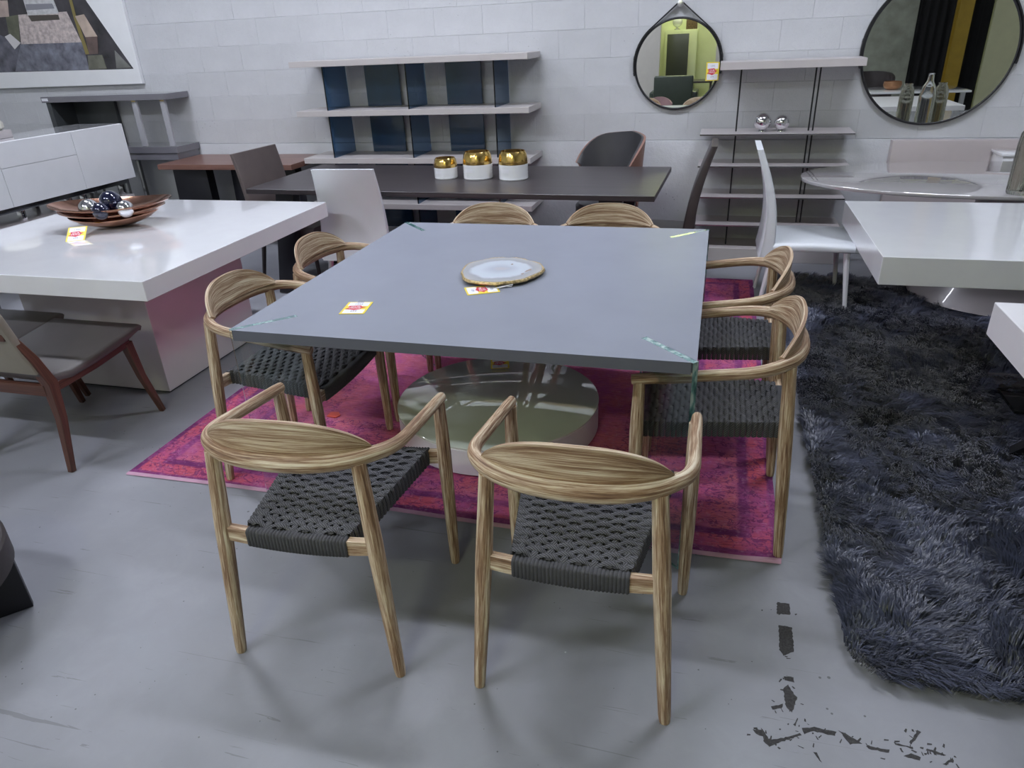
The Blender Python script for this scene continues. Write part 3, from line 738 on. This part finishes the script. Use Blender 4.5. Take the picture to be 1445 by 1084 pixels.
# ------------------------------------------------------------------ dark long table, its chairs and pots
t = thing('long_table', 'long dark oak dining table carrying the gold rimmed pots', 'table', (-.90, 2.02, .0072), math.radians(-1.6))
MB().b2((-1.375, -.5, .728), (1.375, .5, .76)).build('tabletop', MT['dark_oak'], t, bevel=.002, seg=1)
for s in (-1, 1):
    m = MB(); m.prism([(s*1.12-.20, 0), (s*1.12-.06, 0), (s*1.12+.06, .7275), (s*1.12-.08, .7275)], -.42, -.34, axis='y'); m.build('leg', MT['black_wood'], t, bevel=.002)
    m = MB(); m.prism([(s*1.12-.20, 0), (s*1.12-.06, 0), (s*1.12+.06, .7275), (s*1.12-.08, .7275)], .34, .42, axis='y'); m.build('leg', MT['black_wood'], t, bevel=.002)
for x_, y_, r, h, lab in ((-1.0, 2.015, .080, .135, 'small squat white pot with gold glazed rim on the dark table'), (-.77, 2.02, .100, .175, 'white pot with gold rim, the middle one of three on the dark table'), (-.515, 2.0, .098, .18, 'white pot with gold rim, the one of three nearer the wing chair')):
    t = thing('ceramic_pot', lab, 'pot', (x_, y_, .7675), 0, 'gold rimmed pots on the dark table')
    prof = [(r*.96, 0), (r, .008)]
    for k in range(9): prof.append((r*(1.0 if k % 2 else .985), .012+(h*.55-.012)*k/8))
    MB().lathe(prof, 40, cap1=False).build('body', MT['ceramic'], t)
    MB().lathe([(r*.985, h*.55), (r*1.0, h*.57), (r*.98, h*.72), (r*.92, h*.90), (r*.82, h), (r*.80, h), (r*.88, h*.88), (r*.92, h*.60)], 40, cap0=False, cap1=False).build('gold_collar', MT['gold'], t, smooth=50, label='mirror gold glazed collar')
    MB().lathe([(r*.9, h*.50), (r*.9, h*.52)], 32).build('floor_disc', MT['dark_oak'], t)
    m = MB(); m.grid([[((r+.0012)*math.cos(a_), (r+.0012)*math.sin(a_), z_) for z_ in (h*.28, h*.42)] for a_ in [math.radians(232+5*q) for q in range(8)]]); m.build('sticker', MT['paper'], t)

def parsons(name, lab, loc, rz, lm, legmat, sw=.23, bw=.215, top=.95, thick=.045, lean=.10, curve=.03, seat_z=.46, depth=.46, legs='taper', grp=None, sth=.075):
    t = thing(name, lab, 'chair', loc, math.radians(rz), grp)
    m = MB(); P = []
    for i in range(9):                              # domed seat cushion
        f = i/8; y = -depth/2+depth*f; zt = seat_z-.008*(2*f-1)**2
        P.append([(-sw, y, seat_z-sth), (-sw, y, zt-.02), (-sw+.02, y, zt), (sw-.02, y, zt), (sw, y, zt-.02), (sw, y, seat_z-sth)])
    m.grid(P, closev=True); m.add(P[0], [tuple(range(6))]); m.add(P[-1], [tuple(reversed(range(6)))]); m.build('seat', lm, t, bevel=.006, seg=2, smooth=50)
    P = []
    n = 14
    for i in range(n+1):                            # curved tapering back
        f = i/n; z = seat_z-.11+(top-seat_z+.11)*f; y = -depth/2-.005-lean*f**1.6+curve*math.sin(PI*f); th = thick*(1.0-.55*f); wv = sw+(bw-sw)*f
        r = .012
        P.append([(-wv, y, z), (-wv+r, y+th*.12, z), (wv-r, y+th*.12, z), (wv, y, z), (wv, y-th, z), (wv-r, y-th*1.1, z), (-wv+r, y-th*1.1, z), (-wv, y-th, z)])
    tops = [(x, y-(thick*.2), z+.006) for x, y, z in [((p[0]*.97), p[1]*.5+P[-1][4][1]*.5+.01*0, p[2]) for p in P[-1]]]
    m = MB(); m.grid(P, closev=True); m.add(P[0], [tuple(range(8))]); m.add(P[-1], [tuple(reversed(range(8)))]); b = m.build('backrest', lm, t, bevel=.003, seg=2, smooth=50)
    for s in (-1, 1):
        a, c = P[0], P[-1]
        MB().tube([(s*(sw+(bw-sw)*i/n+.0005), -depth/2-.005-lean*(i/n)**1.6+curve*math.sin(PI*i/n)-thick*(1-.55*i/n), seat_z-.1+(top-seat_z+.1)*i/n) for i in range(n+1)], .003, 6).build('piping', lm, b)
    for sx in (-1, 1):
        MB().tube([(sx*(sw-.0), depth/2-.03+.03, 0), (sx*(sw-.03), depth/2-.04, seat_z-sth-.001)], [.011, .019], 8, up=(0, 1, 0)).build('leg', legmat, t)
        MB().tube([(sx*(sw-.0), -depth/2-.05, 0), (sx*(sw-.03), -depth/2+.01, seat_z-sth-.001)], [.011, .019], 8, up=(0, 1, 0)).build('leg', legmat, t)
    return t
parsons('leather_chair', 'brown leather chair pushed against the end of the dark long table', (-2.17, 2.03, 0), -93, MT['leather_brown'], MT['leather_dark'], sw=.25, bw=.255, top=.96, lean=.09, curve=.0, thick=.04)
parsons('leather_chair', 'white leather chair seen from behind at the dark long table', (-1.425, 1.63, .0072), 2, MT['leather_white'], MT['steel'], sw=.235, bw=.203, top=.93, lean=.05, thick=.05)
parsons('leather_chair', 'dark leather chair in profile between the dark table and shelf unit', (.40, 2.0, .0072), 90, MT['leather_dark'], MT['leather_dark'], sw=.22, bw=.19, top=.985, lean=.14, curve=.01, thick=.065, depth=.42)
parsons('leather_chair', 'white leather chair in profile with white tapered legs facing the oval table', (1.385, 2.0, 0), -90, MT['leather_white'], plain('white_leather_leg', (.72, .72, .74), .4), sw=.24, bw=.20, top=.975, lean=.11, curve=.03, thick=.065, depth=.46, seat_z=.445, sth=.052)

# wing chair behind the dark table
t = thing('wing_chair', 'dark grey wing chair with tan outer shell behind the dark long table', 'chair', (.0, 2.725, 0), math.radians(138))
def shell(r, off, nm, mat, zin=0):
    P = []; n = 30
    for i in range(n+1):
        s = -1+2*i/n; a = s*math.radians(98); e = abs(s)
        zt = .955-.05*e-.17*max(0, (e-.4)/.6)**2.2; zb = .44+.285*max(0, (e-.5)/.5)**1.5
        row = []
        for j in range(9):
            f = j/8; z = zb+(zt-zb)*f; rr_ = r+.045*f*(1-.3*e)+off
            row.append((rr_*math.sin(a)*1.02, -rr_*math.cos(a)*.92+.02, z))
        for j in range(9):
            f = 1-j/8; z = zb+(zt-zb)*f; rr_ = r+.045*f*(1-.3*e)+off+.016
            row.append((rr_*math.sin(a)*1.02, -rr_*math.cos(a)*.92+.02, z))
        P.append(row)
    m = MB(); m.grid(P, closev=True); k = 18; m.add(P[0], [tuple(range(k))]); m.add(P[-1], [tuple(reversed(range(k)))]); m.build(nm, mat, t, smooth=60)
shell(.235, 0, 'inner_shell', MT['leather_grey']); shell(.2515, 0, 'outer_shell', MT['leather_tan'])
MB().lathe([(.22, .385), (.235, .40), (.235, .45), (.215, .47), (.05, .478)], 40, sy=.95).build('seat', MT['leather_grey'], t)
for sx in (-1, 1):
    for sy in (-1, 1): MB().tube([(sx*.23, sy*.22, 0), (sx*.13, sy*.13, .39)], [.008, .011], 8, up=(0, 1, 0)).build('leg', MT['black_metal'], t)

# ------------------------------------------------------------------ bookcase with smoked glass
BX0, BX1, BY0, BY1 = -2.545, -.592, 2.775, 3.183
t = thing('bookcase', 'wide taupe bookcase with smoked blue glass dividers against the block wall', 'bookcase', ((BX0+BX1)/2, BY0, 0))
cx = (BX0+BX1)/2; hb = (BX1-BX0)/2; dp = BY1-BY0
zb = [.004, .371, .738, 1.105, 1.472]
for z in zb: MB().b2((-hb, 0, z), (hb, dp, z+.043)).build('shelf', MT['taupe_shelf'], t, bevel=.0015, seg=1)
for k in range(4):
    z0, z1 = zb[k]+.0435, zb[k+1]-.0005
    for xd in (-2.268, -1.562, -.858):
        MB().b2((xd-cx-.005, .02, z0), (xd-cx+.005, dp-.005, z1)).build('glass_divider', MT['blue_glass'], t)
    for a, b_ in ((-2.08, -1.776), (-1.369, -1.071)):
        MB().b2((a-cx, dp-.035, z0), (b_-cx, dp-.023, z1)).build('back_panel', MT['blue_panel'], t, bevel=.001, seg=1)

# ------------------------------------------------------------------ right shelving with rods
RX0, RX1 = .655, 1.692
t = thing('shelf_unit', 'taupe open shelf unit on thin black rods holding two chrome balls', 'shelf', ((RX0+RX1)/2, 2.87, 0))
cx = (RX0+RX1)/2; hb = (RX1-RX0)/2
MB().b2((-hb+.105, 0, 1.352), (hb, .30, 1.402)).build('top_shelf', MT['taupe_shelf'], t, bevel=.0015, seg=1)
shz = (.925, .703, .480, .272)
for z in shz:
    m = MB(); m.prism([(0, z-.006), (.0, z+.006), (.29, z+.012), (.29, z-.004)], -hb, hb, axis='x'); s_ = m.build('shelf', MT['taupe_gloss'], t, bevel=.001, seg=1)
    MB().b2((-hb, -.0035, z-.003), (hb, -.0005, z+.004)).build('edge_strip', MT['dark_chrome'], s_)
MB().b2((-hb+.12, 0, .0), (hb-.0, .31, .10)).build('plinth', MT['taupe_shelf'], t, bevel=.002, seg=1)
for x_ in (.905, 1.398, 1.426):
    zs = [1.3515]+[z for z in shz]+[.10]
    for k in range(len(zs)-1):
        MB().tube([(x_-cx, .115, zs[k]-(.0005 if k == 0 else .0065)), (x_-cx, .115, zs[k+1]+(.0105 if k < 4 else .0005))], .0055, 8, up=(0, 1, 0)).build('rod', MT['black_metal'], t)
for x_, r in ((1.083, .060), (1.213, .053)):
    b = thing('chrome_sphere', 'larger chrome sphere on the shelf unit' if r > .055 else 'smaller chrome sphere on the shelf unit', 'ball', (x_, 2.985, .9335), 0, 'chrome spheres')
    MB().lathe([(.028, 0), (.026, .008), (.016, .010)], 24).build('foot', MT['chrome'], b)
    MB().lathe([(max(r*math.sin(PI*i/20), .0004), .006+r-r*math.cos(PI*i/20)) for i in range(21)], 36).build('ball', MT['chrome'], b, smooth=180)
t = thing('red_bag', 'crumpled red plastic bag on the base of the shelf unit', 'bag', (1.53, 2.95, .1005))
m = MB(); P = []
for i in range(13):
    row = []
    for j in range(9):
        u, v_ = i/12*2-1, j/8*2-1; h = max(0, (1-u*u)*(1-v_*v_)); row.append((u*.10+random.uniform(-.006, .006), v_*.055+random.uniform(-.006, .006), .001+h*.03+h*random.uniform(-.004, .012)))
    P.append(row)
m.grid(P); m.build('folds', MT['red_cloth'], t, smooth=25)

# ------------------------------------------------------------------ wall: mirrors and picture
def mirror(lab, cx_, cz, r, hookz, lab2):
    t = thing('round_mirror', lab, 'mirror', (cx_, YB-.02, cz))
    m = MB(); m.prism([(r*math.cos(2*PI*k/96), r*math.sin(2*PI*k/96)) for k in range(96)], -.006, .004, axis='y'); m.build('mirror_glass', MT['mirror'], t, smooth=30)
    m = MB(); m.tube([((r+.004)*math.cos(2*PI*k/96), -.004, (r+.004)*math.sin(2*PI*k/96)) for k in range(96)], .0085, 8, closed=True, up=(0, 1, 0)); m.build('frame', MT['black_leather'], t)
    # hanging strap: tangent from the rim up to the hook
    d = hookz-cz; a = math.acos((r+.012)/d); R = r+.014
    for s in (-1, 1):
        pts = []
        for k in range(15): 
            an = -.18+(PI/2-a+.18)*k/14; pts.append((s*R*math.cos(an), -.005, R*math.sin(an)))
        pts.append((s*.014, -.005, d+.004))
        m = MB()
        P = []
        for k, p in enumerate(pts):
            q0, q1 = Vector(pts[max(k-1, 0)]), Vector(pts[min(k+1, len(pts)-1)]); tt = (q1-q0).normalized(); nn = Vector((tt.z, 0, -tt.x))*s
            P.append([(p[0]+nn.x*.008, p[1]-.014, p[2]+nn.z*.008), (p[0]+nn.x*.008, p[1]+.012, p[2]+nn.z*.008), (p[0]-nn.x*.001, p[1]+.012, p[2]-nn.z*.001), (p[0]-nn.x*.001, p[1]-.014, p[2]-nn.z*.001)])
        m.grid(P, closev=True); m.build('strap', MT['black_leather'], t, smooth=40)
        for an in (-.18, .16): MB().box((s*(R+.003)*math.cos(an), -.005, (R+.003)*math.sin(an)), (.013, .032, .026), ry=-an*s).build('keeper', MT['black_leather'], t, bevel=.003)
    h = thing('wall_hook', lab2, 'hook', (cx_, YB, hookz))
    m = MB(); m.prism([(.022*math.cos(2*PI*k/32), .022*math.sin(2*PI*k/32)) for k in range(32)], -.05, -.042, axis='y'); m.build('cap', MT['steel'], h, bevel=.002)
    m = MB(); m.prism([(.012*math.cos(2*PI*k/24), .012*math.sin(2*PI*k/24)) for k in range(24)], -.042, .003, axis='y'); m.build('stem', MT['steel'], h)
    return t
mirror('smaller round mirror on black strap hanging above the wing chair', .4495, 1.3875, .303, 1.785, 'steel wall hook holding the smaller round mirror')
mirror('large round mirror on black strap above the oval table', 2.175, 1.422, .468, 2.02, 'steel wall hook holding the large round mirror')
price_tag('yellow price tag hanging on the smaller round mirror', (.705, 3.155, 1.333), math.radians(4), PI/2)
PX0, PX1, PZ0, PZ1 = -7.1, -4.305, 1.378, 2.75
t = thing('wall_picture', 'large interior photograph in a wide white border on the wall', 'picture', ((PX0+PX1)/2, YB-.004, PZ0))
pc = (PX0+PX1)/2
MB().b2((PX0-pc, -.036, 0), (PX1-pc, 0, PZ1-PZ0)).build('board', plain('white_border', (.78, .79, .80), .3, coat=.3), t, bevel=.003, seg=1)
def pat(nm, c, **k): return plain('print_'+nm, c, .25, coat=.4, **k)
prints = [('photo_ground', [(-4.40, 2.62), (-4.36, 1.505), (-7.0, 1.52), (-7.0, 2.62)], pat('dark', (.045, .042, .048), var=.5, vscale=5)),
 ('floor_area', [(-4.84, 1.74), (-4.85, 1.51), (-6.9, 1.53), (-5.9, 1.9), (-5.55, 1.75)], pat('slate', (.10, .10, .125), var=.6, vscale=9)),
 ('table_front', [(-5.55, 1.75), (-4.84, 1.74), (-4.85, 1.512), (-5.71, 1.525)], pat('bluegrey', (.15, .155, .19), var=.5, vscale=12)),
 ('olive_chair', [(-5.62, 1.98), (-5.47, 1.99), (-5.55, 1.76), (-5.66, 1.78)], pat('olive', (.12, .125, .085), var=.3)),
 ('pink_area', [(-5.8, 2.12), (-5.54, 2.11), (-5.58, 1.98), (-5.8, 1.98)], pat('pinkish', (.42, .33, .29), var=.3)),
 ('marble_top', [(-5.47, 1.99), (-4.92, 1.99), (-4.85, 1.74), (-5.54, 1.75)], pat('marble', (.50, .43, .41), var=.35, vscale=28)),
 ('runner_shadow', [(-5.36, 1.98), (-5.02, 1.97), (-5.02, 1.93), (-5.34, 1.93)], pat('shade', (.07, .06, .05))),
 ('runner', [(-5.36, 2.3), (-5.06, 2.3), (-5.01, 1.98), (-5.36, 1.98)], pat('linen', (.55, .55, .56), var=.2, vscale=30)),
 ('runner_stripe', [(-5.35, 2.07), (-5.05, 2.06), (-5.04, 2.02), (-5.36, 2.02)], pat('greystripe', (.24, .24, .27))),
 ('yellow_band', [(-4.85, 2.3), (-4.82, 2.3), (-4.83, 1.96), (-4.80, 1.64), (-4.84, 1.64), (-4.86, 1.93)], pat('mustard', (.22, .18, .06))),
 ('cabinet_top', [(-4.84, 1.95), (-4.74, 1.96), (-4.66, 1.78), (-4.79, 1.78)], pat('palewood', (.50, .40, .33), var=.2)),
 ('cabinet_front', [(-4.79, 1.78), (-4.66, 1.78), (-4.70, 1.64), (-4.80, 1.64)], pat('brown', (.13, .09, .08), var=.3)),
 ('small_rug', [(-4.82, 1.63), (-4.66, 1.63), (-4.65, 1.515), (-4.85, 1.515)], pat('moss', (.13, .13, .10), var=.3)),
 ('fan', [(-4.51, 1.66), (-4.38, 1.515), (-4.54, 1.515)], pat('greyfan', (.17, .17, .16), var=.3)),
 ('white_sheet', [(-5.70, 1.82), (-5.63, 1.84), (-5.54, 1.76), (-5.63, 1.71)], pat('sheet', (.6, .58, .58)))]
for i, (nm, pl, mt) in enumerate(prints):
    if nm == 'photo_ground': pl = [(-4.70, 2.10), (-4.36, 1.505), (-7.0, 1.53), (-7.0, 2.62), (-5.0, 2.62)]
    m = MB(); m.prism([(x-pc, z-PZ0) for x, z in pl], -.0365-.0004*(i+1), -.0362, axis='y'); m.build(nm, mt, t, smooth=0)

# ------------------------------------------------------------------ right: tables
t = thing('slab_table', 'glossy white dining table with thick slab top beside the navy rug corner', 'table', (2.75, .93, 0))
t['label'] = 'glossy white dining table with thick slab top over the navy rug, before the oval table'
MB().b2((-1.285, -.535, .642), (1.285, .535, .76)).build('tabletop', MT['white_gloss'], t, bevel=.002, seg=1)
MB().b2((-.62, -.42, .045), (.62, -.02, .062)).build('base_plate', plain('black_gloss', (.008, .009, .008), .06, coat=1), t, bevel=.003)
MB().b2((-.12, -.35, .0625), (.45, -.10, .6415)).build('pedestal', MT['white_gloss'], t, bevel=.003)
t = thing('slab_table', 'pinkish white slab table on slanted black legs', 'table', (2.52, -.75, 0))
MB().b2((-.805, -.64, .645), (.805, .635, .76)).build('tabletop', MT['white_soft'], t, bevel=.002, seg=1)
for sx, sy in ((-1, 1), (1, 1), (-1, -1), (1, -1)):
    MB().tube([(sx*.42 if sx > 0 else -.50, .90 if sy > 0 else -.55, .05), (sx*.2, .50*sy if sy < 0 else .52, .6445)], .028, 4, rot=PI/4, up=(0, 1, 0)).build('leg', MT['black_metal'], t)
# oval table
t = thing('oval_table', 'oval glossy taupe table on a flared pedestal near the large mirror', 'table', (2.52, 2.19, 0))
pl = []
for k in range(96):
    a = 2*PI*k/96; c, s = math.cos(a), math.sin(a); e = 2/2.15
    pl.append((1.215*math.copysign(abs(c)**e, c), .575*math.copysign(abs(s)**e, s)))
MB().prism(pl, .738, .76).build('tabletop', plain('taupe_mirror_gloss', (.52, .50, .50), .015, .35, coat=1, spec=.9), t, bevel=.004, smooth=50)
MB().prism([(x*.62, y*.62) for x, y in pl], .715, .7375).build('subtop', MT['black_wood'], t)
MB().lathe([(.56, .05), (.555, .06), (.42, .25), (.30, .50), (.27, .7145)], 64, sy=.86, c=(.08, 0, 0)).build('pedestal', MT['taupe_gloss'], t, smooth=60)
def ribbed_vase(lab, loc, h, r):
    t = thing('ribbed_vase', lab, 'vase', loc, 0, 'ribbed glass vases')
    MB().lathe([(r*.92, 0), (r, .01), (r*1.0, h*.7), (r*.9, h*.86), (r*.55, h*.96), (r*.62, h), (r*.56, h), (r*.48, h*.955), (r*.84, h*.85), (r*.93, h*.7), (r*.93, .02)], 72, rib=.035, ribn=18).build('body', MT['smoke_vase'], t, smooth=60)
    return t
ribbed_vase('smoked ribbed glass vase on the oval table, on the side of the shelf unit', (2.345, 1.705, .7605), .355, .056)
ribbed_vase('smoked ribbed glass vase on the oval table, farther from the shelf unit', (2.60, 1.75, .7605), .36, .055)
t = thing('glass_bottle', 'clear glass bottle with narrow neck between the ribbed vases', 'bottle', (2.475, 1.85, .7605))
MB().lathe([(.06, 0), (.065, .01), (.065, .27), (.05, .34), (.026, .38), (.022, .43), (.028, .44), (.024, .44), (.018, .43), (.022, .38), (.046, .335), (.061, .268), (.061, .012)], 40).build('body', MT['clear_vase'], t, smooth=60)
# panels against the wall
tag(MB().b2((1.985, 3.105, 0), (3.3, 3.185, .846)).build('leaning_panel', plain('beige_panel', (.46, .41, .405), .5, var=.03), bevel=.003), 'beige headboard panel standing against the wall under the large mirror', 'panel')
t = thing('white_box', 'small white lacquered cabinet beside the beige panel', 'box', (2.82, 2.98, 0))
MB().b2((-.20, -.11, .0), (.20, .11, .772)).build('body', MT['white_gloss'], t, bevel=.002); MB().b2((-.21, -.118, .7725), (.21, .118, .79)).build('lid', MT['white_gloss'], t, bevel=.002)

# ------------------------------------------------------------------ floor tape remnants
TP = [[(1.077,-.86),(1.113,-.859),(1.114,-.906),(1.074,-.911)],[(1.076,-.959),(1.113,-.958),(1.113,-1.055),(1.082,-1.076),(1.073,-1.056)],[(1.074,-1.197),(1.087,-1.178),(1.107,-1.217),(1.092,-1.269),(1.076,-1.251)],[(1.04,-1.263),(1.071,-1.246),(1.067,-1.259),(1.043,-1.271)],[(1.012,-1.334),(1.02,-1.345),(1.03,-1.365),(1.064,-1.352),(1.105,-1.328),(1.108,-1.332),(1.03,-1.385),(1.016,-1.373)],[(1.112,-1.311),(1.143,-1.301),(1.194,-1.303),(1.19,-1.317),(1.141,-1.314),(1.115,-1.328)],[(1.2,-1.296),(1.221,-1.306),(1.25,-1.323),(1.222,-1.333)],[(1.261,-1.327),(1.313,-1.326),(1.311,-1.335),(1.264,-1.335)],[(1.364,-1.293),(1.391,-1.25),(1.398,-1.255),(1.367,-1.298)],[(1.402,-1.301),(1.441,-1.31),(1.435,-1.315),(1.398,-1.307)],[(1.341,-1.337),(1.36,-1.325),(1.382,-1.33),(1.377,-1.339)],[(1.427,-1.338),(1.453,-1.315),(1.454,-1.322),(1.434,-1.34)],[(1.133,-1.375),(1.142,-1.376),(1.149,-1.4),(1.145,-1.398)],[(1.077,-1.152),(1.105,-1.149),(1.103,-1.166),(1.079,-1.164)],[(1.092,-1.306),(1.102,-1.283),(1.105,-1.285),(1.097,-1.311)],[(.991,-1.344),(1.012,-1.341),(1.014,-1.359),(.999,-1.356)],[(1.327,-1.302),(1.37,-1.306),(1.368,-1.31),(1.33,-1.307)]]
for pl in TP:
    # ragged outline
    q = []
    for i in range(len(pl)):
        a, b_ = pl[i], pl[(i+1) % len(pl)]; L = math.dist(a, b_); n = max(1, int(L/.006))
        for k in range(n): f = k/n; q.append((a[0]+(b_[0]-a[0])*f+random.uniform(-.0015, .0015), a[1]+(b_[1]-a[1])*f+random.uniform(-.0015, .0015)))
    MB().prism(q, 0, .0006).build('tape_remnant', MT['tape'], fl, smooth=0)

m = MB(); rg = random.Random(5)
for k in range(80):
    pl = rg.choice(TP); px_, py_ = pl[rg.randrange(len(pl))]; px_ += rg.gauss(0, .018); py_ += rg.gauss(0, .014); L, W_, a = rg.uniform(.002, .008), rg.uniform(.0008, .003), rg.uniform(0, PI)
    ca, sa = math.cos(a), math.sin(a)
    m.prism([(px_+ca*u-sa*v_, py_+sa*u+ca*v_) for u, v_ in ((-L, -W_), (L*.8, -W_*.6), (L, W_*.7), (-L*.7, W_))], 0, .0004)
m.build('tape_flakes', MT['tape'], fl, smooth=0, kind='stuff')

# ------------------------------------------------------------------ behind the camera: what the mirrors see
t = thing('club_armchair', 'dark green leather club armchair in the office corner', 'chair', (-.03, -4.75, 0), math.radians(180))
gm = plain('dark_green_leather', (.03, .042, .03), .35, var=.1)
MB().b2((-.33, -.30, .06), (.33, .33, .40)).build('base', gm, t, bevel=.02); MB().b2((-.22, -.2, .4005), (.22, .34, .50)).build('cushion', gm, t, bevel=.03, seg=3)
MB().b2((-.33, -.42, .06), (.33, -.3005, .92)).build('backrest', gm, t, bevel=.03, seg=3)
for s in (-1, 1): MB().b2((s*.335-.075, -.30, .06), (s*.335+.075, .33, .66)).build('arm', gm, t, bevel=.03, seg=3)
t = thing('office_desk', 'dark desk in the office corner with papers on it', 'desk', (.0, -5.85, 0))
MB().b2((-.30, -.35, .72), (.60, .30, .75)).build('top', MT['dark_oak'], t, bevel=.003)
for x_ in (-.27, .57): MB().b2((x_-.02, -.33, 0), (x_+.02, .28, .7195)).build('side', MT['dark_oak'], t)
t = thing('display_screen', 'tall dark grey screen standing on the office desk', 'screen', (-.09, -6.05, .7505))
MB().b2((-.2, -.02, .05), (.2, .02, .80)).build('panel', plain('dark_screen', (.085, .09, .075), .3), t, bevel=.006); MB().b2((-.12, -.08, 0), (.12, .08, .0495)).build('foot', MT['black_metal'], t)
tag(MB().b2((-.075, -.04, 0), (.075, .04, .09)).build('green_box', plain('green_card', (.03, .30, .16), .5), loc=(-.05, -5.70, .7505), bevel=.004), 'small green box on the office desk', 'box')
t = thing('wall_cabinet', 'pale green cabinet holding boxes in the office corner', 'cabinet', (-.05, -6.42, 0))
MB().b2((-.3, -.17, 0), (.3, .15, 1.62)).build('body', MT['office_wall'], t, bevel=.004)
for s in (-1, 1): MB().b2((s*.15-.145, .1505, .05), (s*.15+.145, .165, 1.6)).build('door', MT['office_wall'], t, bevel=.002)
tag(MB().b2((-.10, -.10, 0), (.10, .10, .17)).build('patterned_box', plain('brown_pattern', (.16, .10, .05), .6, var=.6, vscale=40), loc=(.13, -6.42, 1.6205), bevel=.004), 'brown patterned box on top of the office cabinet', 'box')
t = thing('globe_lamp', 'frosted white globe lamp on top of the office cabinet', 'lamp', (-.14, -6.42, 1.6205))
MB().lathe([(.05, 0), (.05, .015), (.02, .02), (.02, .05)], 24).build('base', MT['steel'], t); MB().lathe([(max(.09*math.sin(PI*i/16), .0004), .045+.09-.09*math.cos(PI*i/16)) for i in range(17)], 32).build('globe', MT['ceramic'], t, smooth=180)
t = thing('mauve_chair', 'mauve upholstered round back chair near the beige partition', 'chair', (-.22, -3.75, 0), math.radians(0))
pm = plain('mauve_fabric', (.30, .19, .20), .8)
MB().lathe([(.20, .38), (.22, .40), (.22, .45), (.20, .47)], 32).build('seat', pm, t)
P = []
for i in range(17):
    a = math.radians(-60+120*i/16); e = abs(-1+i/8); zt = .62-.10*e**2
    P.append([(.22*math.sin(a), -.22*math.cos(a), .44), (.235*math.sin(a), -.235*math.cos(a), zt), (.26*math.sin(a), -.26*math.cos(a), zt), (.245*math.sin(a), -.245*math.cos(a), .44)])
m = MB(); m.grid(P, closev=True); m.add(P[0], [(0, 1, 2, 3)]); m.add(P[-1], [(3, 2, 1, 0)]); m.build('backrest', pm, t, smooth=50)
for sx in (-1, 1):
    for sy in (-1, 1): MB().tube([(sx*.17, sy*.17, 0), (sx*.13, sy*.13, .38)], .012, 8, up=(0, 1, 0)).build('leg', MT['black_metal'], t)
# black drape and yellow column by the concrete wall
m = MB(); P = []
for i in range(61):
    x_ = 3.712+1.07*i/60; P.append([(x_, -5.04+.02*math.sin(i*.9), .01), (x_, -5.04+.02*math.sin(i*.9), 3.4)])
m.grid(P); P2 = [[(a[0], a[1]-.01, a[2]) for a in r] for r in P]; m.grid([r[::-1] for r in P2]); tag(m.build('black_drape', MT['black_cloth'], smooth=60), 'black floor length drape beside the bare concrete wall', 'curtain')
t = thing('steel_column', 'mustard yellow steel column in front of the black drape', 'column', (4.33, -4.85, 0.0005))
MB().b2((-.10, -.10, .0), (.10, -.085, 4.28)).build('flange', MT['yellow_paint'], t); MB().b2((-.10, .085, .0), (.10, .10, 4.28)).build('flange', MT['yellow_paint'], t); MB().b2((-.008, -.0845, 0), (.008, .0845, 4.28)).build('web', MT['yellow_paint'], t)
t = thing('side_table', 'white topped table carrying a copper coloured bowl, seen in the large mirror', 'table', (3.2, -2.5, 0))
MB().b2((-.7, -.45, .735), (.7, .45, .76)).build('top', MT['white_gloss'], t, bevel=.004)
for sx in (-1, 1):
    for sy in (-1, 1): MB().b2((sx*.62-.025, sy*.38-.025, 0), (sx*.62+.025, sy*.38+.025, .7345)).build('leg', MT['steel'], t)
t = thing('round_bowl', 'round hammered copper bowl on the white topped table', 'bowl', (3.03, -2.46, .7605))
MB().lathe([(.06, 0), (.10, .02), (.118, .06), (.11, .105), (.104, .105), (.11, .06), (.092, .026), (.05, .01)], 40).build('body', plain('matte_copper', (.42, .22, .12), .4, .8, var=.2), t, smooth=60)
t = thing('tub_chair', 'black tub chair beside the concrete wall', 'chair', (2.95, -3.55, 0))
P = []
for i in range(25):
    a = math.radians(-100+200*i/24); e = abs(-1+i/12); zt = .93-.10*e**3
    P.append([(.24*math.sin(a), -.24*math.cos(a), .42), (.27*math.sin(a), -.27*math.cos(a), zt), (.31*math.sin(a), -.31*math.cos(a), zt), (.28*math.sin(a), -.28*math.cos(a), .42)])
m = MB(); m.grid(P, closev=True); m.add(P[0], [(0, 1, 2, 3)]); m.add(P[-1], [(3, 2, 1, 0)]); m.build('backrest', MT['leather_dark'], t, smooth=50)
MB().lathe([(.22, .36), (.238, .38), (.238, .46), (.20, .48)], 32).build('seat', MT['leather_dark'], t)
for sx in (-1, 1):
    for sy in (-1, 1): MB().tube([(sx*.19, sy*.19, 0), (sx*.14, sy*.14, .36)], .012, 8, up=(0, 1, 0)).build('leg', MT['black_metal'], t)
bpy.context.view_layer.update()
